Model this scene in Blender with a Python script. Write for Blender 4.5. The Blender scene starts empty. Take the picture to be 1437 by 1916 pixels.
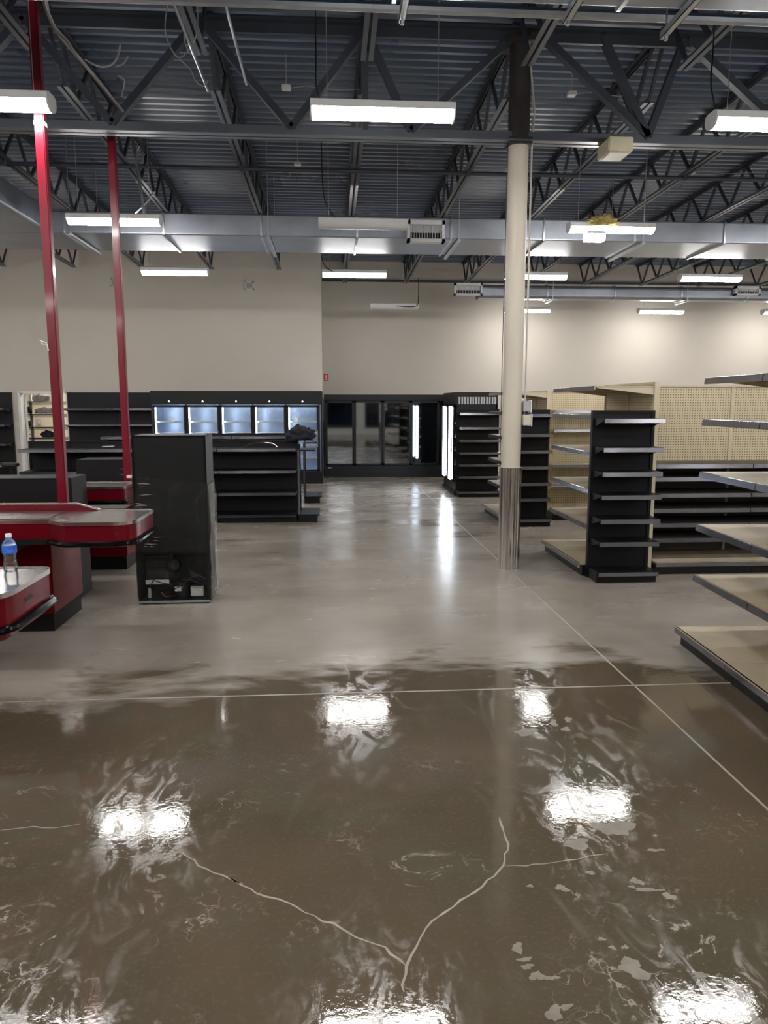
import bpy, bmesh, math, random
from mathutils import Vector, Matrix, noise
random.seed(7)
PI = math.pi
S = bpy.context.scene
C = S.collection

# ---------------------------------------------------------------- camera, world, exposure
cam_d = bpy.data.cameras.new('camera'); cam = bpy.data.objects.new('camera', cam_d); C.objects.link(cam)
cam.location = (0, 0, 1.7)
cam.rotation_euler = (math.radians(90 - 8.17), 0, math.radians(-3.984))
cam_d.sensor_width = 36; cam_d.sensor_fit = 'AUTO'; cam_d.lens = 1400 * 36 / 1916
cam_d.clip_start = 0.05; cam_d.clip_end = 200
S.camera = cam
W = bpy.data.worlds.new('night_sky'); S.world = W; W.use_nodes = True
W.node_tree.nodes['Background'].inputs[0].default_value = (0.02, 0.03, 0.05, 1)
W.node_tree.nodes['Background'].inputs[1].default_value = 0.3
S.view_settings.view_transform = 'Standard'; S.view_settings.look = 'None'
S.view_settings.gamma = 1; S.view_settings.use_curve_mapping = False
S.view_settings.exposure = 0.0
LENS_EMIT = 64.0        # fluorescent lens strength
COOLER_EMIT = 26.0
ROOM_EMIT = 130.0

# ---------------------------------------------------------------- materials
def mat(name, col, rough=0.5, metal=0.0, var=0.0, vscale=8.0, bump=0.0, bscale=30.0, spec=0.5, coat=0.0, stretch=None, rvar=0.0):
    m = bpy.data.materials.new(name); m.use_nodes = True
    nt = m.node_tree; b = nt.nodes['Principled BSDF']
    b.inputs['Base Color'].default_value = (*col, 1)
    b.inputs['Roughness'].default_value = rough
    b.inputs['Metallic'].default_value = metal
    b.inputs['Specular IOR Level'].default_value = spec
    b.inputs['Coat Weight'].default_value = coat
    b.inputs['Coat Roughness'].default_value = 0.08
    tc = nt.nodes.new('ShaderNodeTexCoord'); mp = nt.nodes.new('ShaderNodeMapping')
    nt.links.new(tc.outputs['Object'], mp.inputs[0])
    if stretch: mp.inputs['Scale'].default_value = stretch
    if var > 0 or rvar > 0:
        n = nt.nodes.new('ShaderNodeTexNoise'); n.inputs['Scale'].default_value = vscale; n.inputs['Detail'].default_value = 5
        nt.links.new(mp.outputs[0], n.inputs['Vector'])
        if var > 0:
            r = nt.nodes.new('ShaderNodeValToRGB')
            r.color_ramp.elements[0].position = 0.3; r.color_ramp.elements[1].position = 0.7
            r.color_ramp.elements[0].color = (*[c * (1 - var) for c in col], 1)
            r.color_ramp.elements[1].color = (*[min(1, c * (1 + var)) for c in col], 1)
            nt.links.new(n.outputs[0], r.inputs[0]); nt.links.new(r.outputs[0], b.inputs['Base Color'])
        if rvar > 0:
            q = nt.nodes.new('ShaderNodeMapRange'); q.inputs[3].default_value = max(0.02, rough - rvar); q.inputs[4].default_value = rough + rvar
            nt.links.new(n.outputs[0], q.inputs[0]); nt.links.new(q.outputs[0], b.inputs['Roughness'])
    if bump > 0:
        n2 = nt.nodes.new('ShaderNodeTexNoise'); n2.inputs['Scale'].default_value = bscale; n2.inputs['Detail'].default_value = 4
        bp = nt.nodes.new('ShaderNodeBump'); bp.inputs['Strength'].default_value = bump; bp.inputs['Distance'].default_value = 0.01
        nt.links.new(mp.outputs[0], n2.inputs['Vector']); nt.links.new(n2.outputs[0], bp.inputs['Height'])
        nt.links.new(bp.outputs[0], b.inputs['Normal'])
    return m

def emit(name, col, strength):
    m = bpy.data.materials.new(name); m.use_nodes = True
    nt = m.node_tree; nt.nodes.clear()
    e = nt.nodes.new('ShaderNodeEmission'); e.inputs[0].default_value = (*col, 1); e.inputs[1].default_value = strength
    o = nt.nodes.new('ShaderNodeOutputMaterial'); nt.links.new(e.outputs[0], o.inputs[0])
    return m

def clear_mat(name, tint, gloss_rough=0.03, base_mix=0.10, fres=1.45, bump=0.0, bscale=12, stretch=(1, 1, 1), tr=(1, 1, 1)):
    """thin clear sheet: transparent with fresnel gloss"""
    m = bpy.data.materials.new(name); m.use_nodes = True
    nt = m.node_tree; nt.nodes.clear(); N = nt.nodes; L = nt.links
    t = N.new('ShaderNodeBsdfTransparent'); t.inputs[0].default_value = (*tr, 1)
    g = N.new('ShaderNodeBsdfGlossy'); g.inputs['Color'].default_value = (*tint, 1); g.inputs['Roughness'].default_value = gloss_rough
    f = N.new('ShaderNodeFresnel'); f.inputs[0].default_value = fres
    a = N.new('ShaderNodeMath'); a.operation = 'ADD'; a.inputs[1].default_value = base_mix; a.use_clamp = True
    L.new(f.outputs[0], a.inputs[0])
    mx = N.new('ShaderNodeMixShader'); L.new(a.outputs[0], mx.inputs[0]); L.new(t.outputs[0], mx.inputs[1]); L.new(g.outputs[0], mx.inputs[2])
    if bump:
        tc = N.new('ShaderNodeTexCoord'); mp = N.new('ShaderNodeMapping'); mp.inputs['Scale'].default_value = stretch
        n = N.new('ShaderNodeTexNoise'); n.inputs['Scale'].default_value = bscale; n.inputs['Detail'].default_value = 3
        b = N.new('ShaderNodeBump'); b.inputs['Strength'].default_value = bump; b.inputs['Distance'].default_value = 0.02
        L.new(tc.outputs['Object'], mp.inputs[0]); L.new(mp.outputs[0], n.inputs['Vector']); L.new(n.outputs[0], b.inputs['Height'])
        L.new(b.outputs[0], g.inputs['Normal'])
    o = N.new('ShaderNodeOutputMaterial'); L.new(mx.outputs[0], o.inputs[0])
    return m

def pegboard_mat(name, col, pitch=0.0275):
    m = mat(name, col, 0.6, var=0.06, vscale=3)
    nt = m.node_tree; N = nt.nodes; L = nt.links; b = N['Principled BSDF']
    tc = N.new('ShaderNodeTexCoord'); sp = N.new('ShaderNodeSeparateXYZ'); L.new(tc.outputs['Object'], sp.inputs[0])
    sq = []
    for ax in ('X', 'Z'):
        d = N.new('ShaderNodeMath'); d.operation = 'DIVIDE'; d.inputs[1].default_value = pitch; L.new(sp.outputs[ax], d.inputs[0])
        fr = N.new('ShaderNodeMath'); fr.operation = 'FRACT'; L.new(d.outputs[0], fr.inputs[0])
        s = N.new('ShaderNodeMath'); s.operation = 'SUBTRACT'; s.inputs[1].default_value = 0.5; L.new(fr.outputs[0], s.inputs[0])
        p = N.new('ShaderNodeMath'); p.operation = 'MULTIPLY'; L.new(s.outputs[0], p.inputs[0]); L.new(s.outputs[0], p.inputs[1]); sq.append(p)
    ad = N.new('ShaderNodeMath'); ad.operation = 'ADD'; L.new(sq[0].outputs[0], ad.inputs[0]); L.new(sq[1].outputs[0], ad.inputs[1])
    lt = N.new('ShaderNodeMath'); lt.operation = 'LESS_THAN'; lt.inputs[1].default_value = 0.05; L.new(ad.outputs[0], lt.inputs[0])
    mx = N.new('ShaderNodeMix'); mx.data_type = 'RGBA'
    L.new(lt.outputs[0], mx.inputs[0])
    src = b.inputs['Base Color'].links[0].from_socket
    L.new(src, mx.inputs[6]); mx.inputs[7].default_value = (col[0] * .22, col[1] * .20, col[2] * .18, 1)
    L.new(mx.outputs[2], b.inputs['Base Color'])
    return m

M = {}
M['wall'] = mat('painted_wall', (0.58, 0.535, 0.47), 0.75, var=0.03, vscale=0.7, bump=0.05, bscale=40, spec=0.2)
M['deck'] = mat('painted_roof_deck', (0.10, 0.138, 0.205), 0.30, var=0.12, vscale=0.9, rvar=0.08, spec=0.8)  # dark blue-grey paint, with extra blue standing in for haze under the roof
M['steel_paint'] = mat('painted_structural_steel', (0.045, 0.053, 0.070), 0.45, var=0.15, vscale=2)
M['chord'] = mat('chord_lit_from_below', (0.115, 0.128, 0.15), 0.35, var=0.1, vscale=2)  # brighter copy of the steel paint, light from below put into the colour
M['shelf_shade'] = mat('shade_painted_shelf', (0.05, 0.042, 0.032), 0.45, var=0.15)  # beige shelving darkened: shade between the close shelves put into the colour
M['strip_dark'] = mat('dark_gloss_shelf_edge', (0.05, 0.05, 0.056), 0.2, 0.6, var=0.15)
M['dark_paint'] = mat('dark_brown_paint', (0.035, 0.028, 0.03), 0.5, var=0.1)
M['cream'] = mat('cream_column_paint', (0.60, 0.55, 0.46), 0.45, var=0.03, vscale=3)
M['galv'] = mat('galvanised_sheet', (0.34, 0.365, 0.41), 0.42, 0.85, var=0.14, vscale=2.2, rvar=0.1, bump=0.12, bscale=3)
M['galv_pipe'] = mat('galvanised_pipe', (0.5, 0.53, 0.56), 0.35, 1.0, var=0.1)
M['chrome'] = mat('brushed_stainless', (0.66, 0.64, 0.63), 0.2, 1.0, stretch=(1, 1, .05), rvar=0.06, vscale=30)
M['white_metal'] = mat('white_enamel', (0.72, 0.73, 0.74), 0.4, var=0.03)
M['lens'] = emit('lit_fluorescent_lens', (1.0, 0.975, 0.945), LENS_EMIT)
M['lens_off'] = mat('unlit_lens', (0.70, 0.72, 0.74), 0.35, var=0.03)
M['led'] = emit('cooler_light_tube', (0.86, 0.93, 1.0), COOLER_EMIT * 0.7)
M['led_dim'] = emit('door_edge_light', (0.80, 0.90, 1.0), COOLER_EMIT)
M['red'] = mat('red_laminate', (0.13, 0.0015, 0.008), 0.25, coat=0.15, spec=.3, var=0.05)
M['red_pole'] = mat('red_enamel_pole', (0.19, 0.003, 0.016), 0.28, coat=0.3, var=0.05)
M['black'] = mat('black_powder_coat', (0.0045, 0.005, 0.0062), 0.42, var=0.2, vscale=5, rvar=0.06, spec=0.3)
M['black_matte'] = mat('black_laminate', (0.0055, 0.0055, 0.006), 0.5, var=0.15, spec=0.3)
M['rubber'] = mat('black_gloss_bumper', (0.003, 0.003, 0.004), 0.15, spec=0.12)
M['beige'] = mat('beige_powder_coat', (0.56, 0.49, 0.36), 0.42, var=0.05, vscale=4)
M['beige_dirty'] = mat('beige_deck_worn', (0.46, 0.39, 0.28), 0.4, var=0.12, vscale=5, rvar=0.12)
M['peg'] = pegboard_mat('beige_pegboard', (0.58, 0.50, 0.34))
M['peg_black'] = mat('black_back_panel', (0.0055, 0.006, 0.0078), 0.5, var=0.2, spec=0.3)
M['strip'] = mat('clear_price_channel', (0.17, 0.17, 0.19), 0.17, 0.7, var=0.15, vscale=3)
M['counter_steel'] = mat('brushed_counter_steel', (0.52, 0.52, 0.52), 0.22, 1.0, stretch=(.1, 2, 1), rvar=0.08, vscale=20)
M['belt'] = mat('dark_conveyor_belt', (0.02, 0.02, 0.022), 0.6)
M['edge_trim'] = mat('aluminium_edge_trim', (0.75, 0.72, 0.70), 0.2, 1.0)
M['cooler_in'] = mat('cooler_liner', (0.36, 0.44, 0.58), 0.25, 0.6, var=0.1)
M['cooler_dark'] = mat('dark_cooler_liner', (0.02, 0.025, 0.035), 0.4)
M['glass'] = clear_mat('cooler_glass', (0.85, 0.9, 1.0), 0.02, 0.02)
M['glass_dark'] = clear_mat('tinted_cooler_glass', (0.80, 0.85, 0.9), 0.035, 0.30, fres=1.6, tr=(0.4, 0.45, 0.5))
M['film'] = clear_mat('stretch_film', (0.95, 0.93, 0.90), 0.07, 0.0, fres=1.25, bump=1.0, bscale=5, stretch=(1.2, 1.2, 22))
M['film_ridge'] = mat('bunched_stretch_film', (0.30, 0.30, 0.29), 0.12, spec=0.9)
M['bottle'] = clear_mat('clear_plastic', (1, 1, 1), 0.05, 0.06, bump=0.5, bscale=25)
M['label_blue'] = mat('blue_bottle_label', (0.03, 0.13, 0.55), 0.35, var=0.6, vscale=30)
M['white'] = mat('white_plastic', (0.8, 0.8, 0.8), 0.4)
M['paper'] = mat('paper_label', (0.62, 0.62, 0.6), 0.6, var=0.15, vscale=60)
M['sign_red'] = mat('red_sign', (0.55, 0.02, 0.02), 0.4)
M['crack'] = mat('crack_filler', (0.30, 0.26, 0.205), 0.45, var=0.15, vscale=12)
M['residue'] = mat('dried_residue', (0.195, 0.17, 0.135), 0.4, var=0.2, vscale=15)
M['joint'] = mat('joint_filler', (0.36, 0.32, 0.27), 0.5, var=0.2, vscale=5)
M['wire'] = mat('black_cord', (0.01, 0.01, 0.011), 0.5)
M['wire_grey'] = mat('grey_cable', (0.40, 0.41, 0.43), 0.5)
M['insul'] = mat('yellow_insulation', (0.62, 0.50, 0.18), 0.9, var=0.4, vscale=20, bump=1.0, bscale=60)
M['cloth_black'] = mat('black_cloth', (0.012, 0.013, 0.018), 0.85, bump=0.3)
M['cloth_grey'] = mat('grey_cloth', (0.20, 0.19, 0.21), 0.9, var=0.4, vscale=12)
M['box_beige'] = mat('beige_unit_box', (0.55, 0.50, 0.36), 0.5, var=0.05)
M['window'] = clear_mat('storefront_glass', (0.8, 0.9, 1.0), 0.02, 0.05, tr=(0.5, 0.55, 0.6))
M['copper'] = mat('copper_line', (0.12, 0.06, 0.04), 0.35, 1.0)

def floor_mat():
    m = bpy.data.materials.new('polished_wet_concrete'); m.use_nodes = True
    nt = m.node_tree; N = nt.nodes; L = nt.links; b = N['Principled BSDF']
    tc = N.new('ShaderNodeTexCoord')
    def noise_(scale, detail=5, st=None, dist=0.0, rough=0.55):
        n = N.new('ShaderNodeTexNoise'); n.inputs['Scale'].default_value = scale; n.inputs['Detail'].default_value = detail
        n.inputs['Distortion'].default_value = dist; n.inputs['Roughness'].default_value = rough
        mp = N.new('ShaderNodeMapping'); mp.inputs['Scale'].default_value = st or (1, 1, 1)
        L.new(tc.outputs['Object'], mp.inputs[0]); L.new(mp.outputs[0], n.inputs['Vector']); return n.outputs[0]
    def math_(op, a, b_, clamp=False):
        n = N.new('ShaderNodeMath'); n.operation = op; n.use_clamp = clamp
        for i, v in enumerate((a, b_)):
            if isinstance(v, (int, float)): n.inputs[i].default_value = v
            elif v is not None: L.new(v, n.inputs[i])
        return n.outputs[0]
    def rng(v, a, b_, c=0.0, d=1.0):
        n = N.new('ShaderNodeMapRange'); n.inputs[1].default_value = a; n.inputs[2].default_value = b_
        n.inputs[3].default_value = c; n.inputs[4].default_value = d; L.new(v, n.inputs[0]); return n.outputs[0]
    def mixc(f, a, b_):
        n = N.new('ShaderNodeMix'); n.data_type = 'RGBA'
        L.new(f, n.inputs[0])
        for i, v in ((6, a), (7, b_)):
            if isinstance(v, tuple): n.inputs[i].default_value = (*v, 1)
            else: L.new(v, n.inputs[i])
        return n.outputs[2]
    sp = N.new('ShaderNodeSeparateXYZ'); L.new(tc.outputs['Object'], sp.inputs[0])
    X, Y = sp.outputs['X'], sp.outputs['Y']
    # wet film: an irregular puddle front around Y = 4.5, stretched along X, plus streaks further out
    edge = math_('MULTIPLY', math_('SUBTRACT', noise_(0.9, 4, (1, 1.6, 1), 0.6), 0.5), 2.2)
    lean = math_('MULTIPLY', math_('ABSOLUTE', math_('SUBTRACT', X, 0.6), None), -0.22)
    yy = math_('ADD', math_('ADD', Y, edge), math_('MULTIPLY', lean, -1.0))
    yy = math_('ADD', yy, math_('MULTIPLY', math_('SUBTRACT', noise_(6, 5, (0.5, 1.6, 1)), 0.5), 0.7))
    wet = rng(yy, 5.0, 4.68)
    patches = rng(noise_(0.8, 7, (0.45, 1.8, 1), 0.5, 0.62), 0.50, 0.66)
    far_wet = math_('MULTIPLY', patches, rng(Y, 6.0, 9.0, 0.25, 0.8))
    # colours
    base = mixc(rng(noise_(1.3, 6), 0.35, 0.65), (0.255, 0.224, 0.188), (0.325, 0.290, 0.248))
    fine = noise_(60, 3)
    wetc = mixc(rng(noise_(0.8, 6, None, 0.4), 0.35, 0.65), (0.080, 0.067, 0.043), (0.112, 0.083, 0.056))
    wetc = mixc(rng(noise_(2.2, 6), 0.50, 0.7), wetc, (0.092, 0.086, 0.056))
    wetc = mixc(math_('MULTIPLY', rng(fine, 0.55, 0.75), 0.35), wetc, (0.17, 0.135, 0.10))
    col = mixc(wet, base, wetc)
    col = mixc(math_('MULTIPLY', far_wet, math_('SUBTRACT', 0.75, math_('MULTIPLY', wet, 0.7))), col, (0.14, 0.12, 0.10))
    # dried white film flakes inside the wet zone
    fl = math_('MULTIPLY', rng(noise_(5.5, 9, (1, 1, 1), 1.6, 0.72), 0.585, 0.625), rng(noise_(1.1, 3), 0.50, 0.60))
    vo = N.new('ShaderNodeTexVoronoi'); vo.feature = 'DISTANCE_TO_EDGE'; vo.inputs['Scale'].default_value = 9.0
    wv = N.new('ShaderNodeVectorMath'); wv.operation = 'ADD'; nz_ = N.new('ShaderNodeTexNoise'); nz_.inputs['Scale'].default_value = 9; nz_.inputs['Detail'].default_value = 6
    L.new(tc.outputs['Object'], nz_.inputs['Vector'])
    sc_ = N.new('ShaderNodeVectorMath'); sc_.operation = 'SCALE'; sc_.inputs['Scale'].default_value = 0.28; L.new(nz_.outputs['Color'], sc_.inputs[0])
    L.new(tc.outputs['Object'], wv.inputs[0]); L.new(sc_.outputs[0], wv.inputs[1]); L.new(wv.outputs[0], vo.inputs['Vector'])
    veins = math_('MULTIPLY', rng(vo.outputs['Distance'], 0.05, 0.015), rng(noise_(1.7, 5, None, 0.5), 0.54, 0.62))
    fl = math_('MAXIMUM', fl, math_('MULTIPLY', veins, rng(noise_(14, 4), 0.40, 0.6)))
    fl = math_('MULTIPLY', fl, rng(Y, 3.8, 3.0, 0.0, 0.75))
    col = mixc(fl, col, (0.25, 0.215, 0.175))
    L.new(col, b.inputs['Base Color'])
    # gloss
    rdry = rng(noise_(1.4, 5, (0.7, 1.4, 1), 0.6), 0.35, 0.65, 0.19, 0.30)
    rwet = math_('ADD', rng(noise_(2.2, 6, None, 0.8), 0.4, 0.7, 0.02, 0.06), rng(noise_(7, 9, (1.0, 0.45, 1), 2.0, 0.75), 0.47, 0.60, 0.0, 0.16))
    mr = N.new('ShaderNodeMix'); mr.data_type = 'FLOAT'; L.new(wet, mr.inputs[0]); L.new(rdry, mr.inputs[2]); L.new(rwet, mr.inputs[3])
    mr2 = N.new('ShaderNodeMix'); mr2.data_type = 'FLOAT'; L.new(math_('MULTIPLY', far_wet, math_('SUBTRACT', 1.0, wet)), mr2.inputs[0]); L.new(mr.outputs[0], mr2.inputs[2]); mr2.inputs[3].default_value = 0.12
    mr3 = N.new('ShaderNodeMix'); mr3.data_type = 'FLOAT'; L.new(fl, mr3.inputs[0]); L.new(mr2.outputs[0], mr3.inputs[2]); mr3.inputs[3].default_value = 0.4
    L.new(mr3.outputs[0], b.inputs['Roughness'])
    b.inputs['Specular IOR Level'].default_value = 0.5
    h = math_('ADD', math_('MULTIPLY', noise_(9, 5, None, 1.0), 0.6), math_('MULTIPLY', noise_(48, 4), 0.34))
    bp = N.new('ShaderNodeBump'); bp.inputs['Strength'].default_value = 0.11; bp.inputs['Distance'].default_value = 0.006
    L.new(h, bp.inputs['Height']); L.new(bp.outputs[0], b.inputs['Normal'])
    return m
M['floor'] = floor_mat()

# ---------------------------------------------------------------- mesh helpers
class MB:
    def __init__(s): s.v = []; s.f = []
    def add(s, vs, fs):
        o = len(s.v); s.v += [tuple(v) for v in vs]; s.f += [tuple(i + o for i in f) for f in fs]; return s
    def box(s, x0, x1, y0, y1, z0, z1):
        return s.add([(x0, y0, z0), (x1, y0, z0), (x1, y1, z0), (x0, y1, z0), (x0, y0, z1), (x1, y0, z1), (x1, y1, z1), (x0, y1, z1)],
                     [(0, 3, 2, 1), (4, 5, 6, 7), (0, 1, 5, 4), (1, 2, 6, 5), (2, 3, 7, 6), (3, 0, 4, 7)])
    def rail(s, p, q, w, h, up=(0, 0, 1)):
        p, q = Vector(p), Vector(q); d = (q - p).normalized(); u = Vector(up)
        if abs(d.dot(u)) > .99: u = Vector((1, 0, 0))
        a = d.cross(u).normalized(); c = a.cross(d).normalized()
        vs = []
        for e in (p, q):
            for sx, sy in ((-1, -1), (1, -1), (1, 1), (-1, 1)): vs.append(e + a * (sx * w / 2) + c * (sy * h / 2))
        return s.add(vs, [(3, 2, 1, 0), (4, 5, 6, 7), (0, 1, 5, 4), (1, 2, 6, 5), (2, 3, 7, 6), (3, 0, 4, 7)])
    def tube(s, pts, r, n=8, cap=True):
        pts = [Vector(p) for p in pts]; rings = []; pa = None
        for i, p in enumerate(pts):
            d = (pts[min(i + 1, len(pts) - 1)] - pts[max(i - 1, 0)]).normalized()
            if pa is None:
                u = Vector((0, 0, 1)) if abs(d.z) < .9 else Vector((1, 0, 0)); a = d.cross(u).normalized()
            else: a = (pa - d * pa.dot(d)).normalized()
            pa = a; c = d.cross(a)
            rr = r[i] if isinstance(r, (list, tuple)) else r
            rings.append([p + (a * math.cos(t) + c * math.sin(t)) * rr for t in [2 * PI * k / n for k in range(n)]])
        vs = [v for R in rings for v in R]; fs = []
        for i in range(len(rings) - 1):
            for k in range(n):
                fs.append((i * n + k, i * n + (k + 1) % n, (i + 1) * n + (k + 1) % n, (i + 1) * n + k))
        if cap: fs += [tuple(range(n))[::-1], tuple(range((len(rings) - 1) * n, len(rings) * n))]
        return s.add(vs, fs)
    def lathe(s, prof, n=20, cx=0, cy=0, flute=None):
        vs = []; fs = []
        for r, z in prof:
            for k in range(n):
                rr = r * (1 + (flute if flute and k % 2 else 0)); t = 2 * PI * k / n
                vs.append((cx + rr * math.cos(t), cy + rr * math.sin(t), z))
        m = len(prof)
        for i in range(m - 1):
            for k in range(n):
                fs.append((i * n + k, i * n + (k + 1) % n, (i + 1) * n + (k + 1) % n, (i + 1) * n + k))
        fs += [tuple(range(n))[::-1], tuple(range((m - 1) * n, m * n))]
        return s.add(vs, fs)
    def prism(s, poly, z0, z1):          # poly in XY, counter-clockwise
        n = len(poly); vs = [(x, y, z0) for x, y in poly] + [(x, y, z1) for x, y in poly]
        return s.add(vs, [tuple(range(n))[::-1], tuple(range(n, 2 * n))] + [(k, (k + 1) % n, n + (k + 1) % n, n + k) for k in range(n)])
    def extr(s, poly, axis, a, b):       # poly in the plane normal to axis ('x': (y,z); 'y': (x,z)), extruded a..b
        n = len(poly)
        f = (lambda p, t: (t, p[0], p[1])) if axis == 'x' else (lambda p, t: (p[0], t, p[1]))
        vs = [f(p, a) for p in poly] + [f(p, b) for p in poly]
        return s.add(vs, [tuple(range(n))[::-1], tuple(range(n, 2 * n))] + [(k, (k + 1) % n, n + (k + 1) % n, n + k) for k in range(n)])
    def mesh(s, name, m, smooth=False, bevel=0):
        me = bpy.data.meshes.new(name); me.from_pydata(s.v, [], s.f)
        bm = bmesh.new(); bm.from_mesh(me); bmesh.ops.recalc_face_normals(bm, faces=bm.faces)
        if bevel: bmesh.ops.bevel(bm, geom=[e for e in bm.edges if len(e.link_faces) == 2 and e.calc_face_angle(0) > .6], offset=bevel, segments=2, affect='EDGES', clamp_overlap=True)
        bm.to_mesh(me); bm.free()
        if m: me.materials.append(m)
        if smooth:
            for p in me.polygons: p.use_smooth = True
            try: me.set_sharp_from_angle(angle=0.7)
            except Exception: pass
        me.update(); return me

def link(name, me, parent=None, loc=(0, 0, 0), rot=(0, 0, 0), label=None, kind=None):
    o = bpy.data.objects.new(name, me); C.objects.link(o); o.location = loc; o.rotation_euler = rot
    if parent: o.parent = parent
    if label: o['label'] = label
    if kind: o['kind'] = kind
    return o
def part(name, mb, m, parent, loc=(0, 0, 0), rot=(0, 0, 0), label=None, smooth=False, bevel=0, kind=None):
    return link(name, mb.mesh(name, m, smooth, bevel), parent, loc, rot, label, kind)
def tag(o, label, cat, group=None):
    o['label'] = label; o['category'] = cat
    if group: o['group'] = group
    return o
def thing(name, label, cat, loc=(0, 0, 0), rot=(0, 0, 0), group=None):
    o = bpy.data.objects.new(name, None); C.objects.link(o); o.location = loc; o.rotation_euler = rot; o.empty_display_size = .1
    return tag(o, label, cat, group)
def struct(name, mb, m, parent=None, smooth=False, loc=(0, 0, 0)):
    o = part(name, mb, m, parent, loc, smooth=smooth)
    o['kind'] = 'structure'; return o
def dup(root, loc, rot=None, label=None, group=None):
    r = root.copy(); C.objects.link(r); r.location = loc
    if rot: r.rotation_euler = rot
    if label: r['label'] = label
    if group: r['group'] = group
    for ch in list(root.children):
        c = ch.copy(); C.objects.link(c); c.parent = r
        for g in list(ch.children):
            d = g.copy(); C.objects.link(d); d.parent = c
    return r

# ---------------------------------------------------------------- room shell
XL, XR, YF = -10.0, 14.2, -8.0
YA, YB = 17.4, 18.9           # left and right portions of the back wall
XS = -0.2                     # where the back wall steps
def zd(y): return 5.30 - 0.014 * (y - 7.5)
SLOPE = -math.atan(0.014)

fl = struct('floor', MB().box(XL - .2, XR + .2, YF - .2, 21.2, -0.2, 0), M['floor'])
# joints and cracks on the slab
def strip(name, pts, w, m, jit=0.0, z=0.0012, seed=0):
    rnd = random.Random(seed); P = []
    for i in range(len(pts) - 1):
        a, b = Vector(pts[i]), Vector(pts[i + 1]); n = max(1, int((b - a).length / 0.035)) if jit else 1
        for k in range(n):
            q = a.lerp(b, k / n)
            if jit: q = q + Vector((rnd.uniform(-jit, jit), rnd.uniform(-jit, jit)))
            P.append(q)
    P.append(Vector(pts[-1])); vs = []; fs = []
    for i, p in enumerate(P):
        d = (P[min(i + 1, len(P) - 1)] - P[max(i - 1, 0)]); d = d.normalized() if d.length > 1e-6 else Vector((1, 0)); nn = Vector((-d.y, d.x))
        ww = w * (rnd.uniform(.5, 1.5) if jit else 1) / 2
        if jit and (i == 0 or i == len(P) - 1): ww *= .3
        vs += [(*(p + nn * ww), z), (*(p - nn * ww), z), (*(p + nn * ww), -0.004), (*(p - nn * ww), -0.004)]
    for i in range(len(P) - 1):
        a = 4 * i; b = a + 4
        fs += [(a, a + 1, b + 1, b), (a, b, b + 2, a + 2), (a + 1, a + 3, b + 3, b + 1)]
    return part(name, MB().add(vs, fs), m, fl)
strip('control_joint', [(1.83, -2), (1.83, 4.5), (1.79, 17.5)], 0.012, M['joint'])
strip('control_joint', [(-9.8, 4.26), (14, 4.26)], 0.014, M['joint'])
strip('control_joint', [(-9.8, 11.6), (14, 11.6)], 0.012, M['joint'])
strip('control_joint', [(-3.9, -2), (-3.9, 17)], 0.012, M['joint'])
CRACK_PTS = [(1, 0.012, [(-0.61, 2.72), (-0.48, 2.59), (-0.36, 2.51), (-0.28, 2.44), (-0.16, 2.38), (-0.05, 2.28), (0.02, 2.24), (0.06, 2.19), (0.15, 2.14), (0.19, 2.08), (0.21, 2.06)]), (2, 0.012, [(0.19, 1.95), (0.21, 2.06), (0.25, 2.14), (0.31, 2.25), (0.4, 2.32), (0.52, 2.42), (0.62, 2.53), (0.67, 2.67), (0.68, 2.86)]), (3, 0.007, [(0.63, 2.53), (0.74, 2.53), (0.87, 2.55), (1.04, 2.58)]), (4, 0.008, [(-1.35, 2.91), (-1.23, 2.92), (-1.14, 2.91), (-1.04, 2.93)]), (5, 0.005, [(-0.66, 2.78), (-0.65, 2.74), (-0.61, 2.71)]), (6, 0.012, [(-0.4, 2.54), (-0.36, 2.51), (-0.33, 2.49)])]
BLOBS = [(0.57, 2.11, 0.02, 0.02), (0.58, 2.06, 0.02, 0.01), (0.58, 2.03, 0.02, 0.01), (0.6, 1.99, 0.02, 0.02), (0.64, 1.98, 0.02, 0.01), (0.9, 2.0, 0.04, 0.04), (0.94, 2.65, 0.06, 0.03), (1.23, 2.59, 0.03, 0.01), (1.13, 2.75, 0.07, 0.06), (1.16, 2.32, 0.02, 0.02), (1.1, 2.36, 0.05, 0.01), (1.08, 2.41, 0.02, 0.02), (0.8, 2.39, 0.02, 0.02), (0.69, 2.41, 0.01, 0.01), (0.61, 1.85, 0.02, 0.03), (0.65, 1.87, 0.02, 0.01), (0.85, 2.13, 0.01, 0.01), (0.87, 2.09, 0.01, 0.01), (0.91, 2.09, 0.01, 0.01), (0.93, 2.47, 0.02, 0.01), (1.18, 3.76, 0.02, 0.04), (1.22, 3.68, 0.02, 0.03), (1.27, 3.8, 0.02, 0.03), (1.0, 3.66, 0.06, 0.04), (0.89, 2.88, 0.02, 0.02), (1.05, 2.38, 0.01, 0.01), (1.09, 1.96, 0.03, 0.01)]
for sd, w, pts in CRACK_PTS:
    strip('crack', pts, w * .6, M['crack'], jit=0.006, seed=sd)
def blob(cx, cy, rx, ry, seed):
    n = 22; rnd = random.Random(seed); ph = [rnd.uniform(0, 6.28) for _ in range(4)]
    vs = [(cx, cy, 0.0013)]
    for k in range(n):
        t = 2 * PI * k / n; r = 1 + .25 * math.sin(2 * t + ph[0]) + .18 * math.sin(3 * t + ph[1]) + .14 * math.sin(5 * t + ph[2]) + .08 * math.sin(9 * t + ph[3])
        vs.append((cx + rx * r * math.cos(t), cy + ry * r * math.sin(t), 0.0007))
    return vs, [(0, k + 1, (k + 1) % n + 1) for k in range(n)]
mb = MB()
for i, (x, y, rx, ry) in enumerate(BLOBS): mb.add(*blob(x, y, rx, ry, i))
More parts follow.
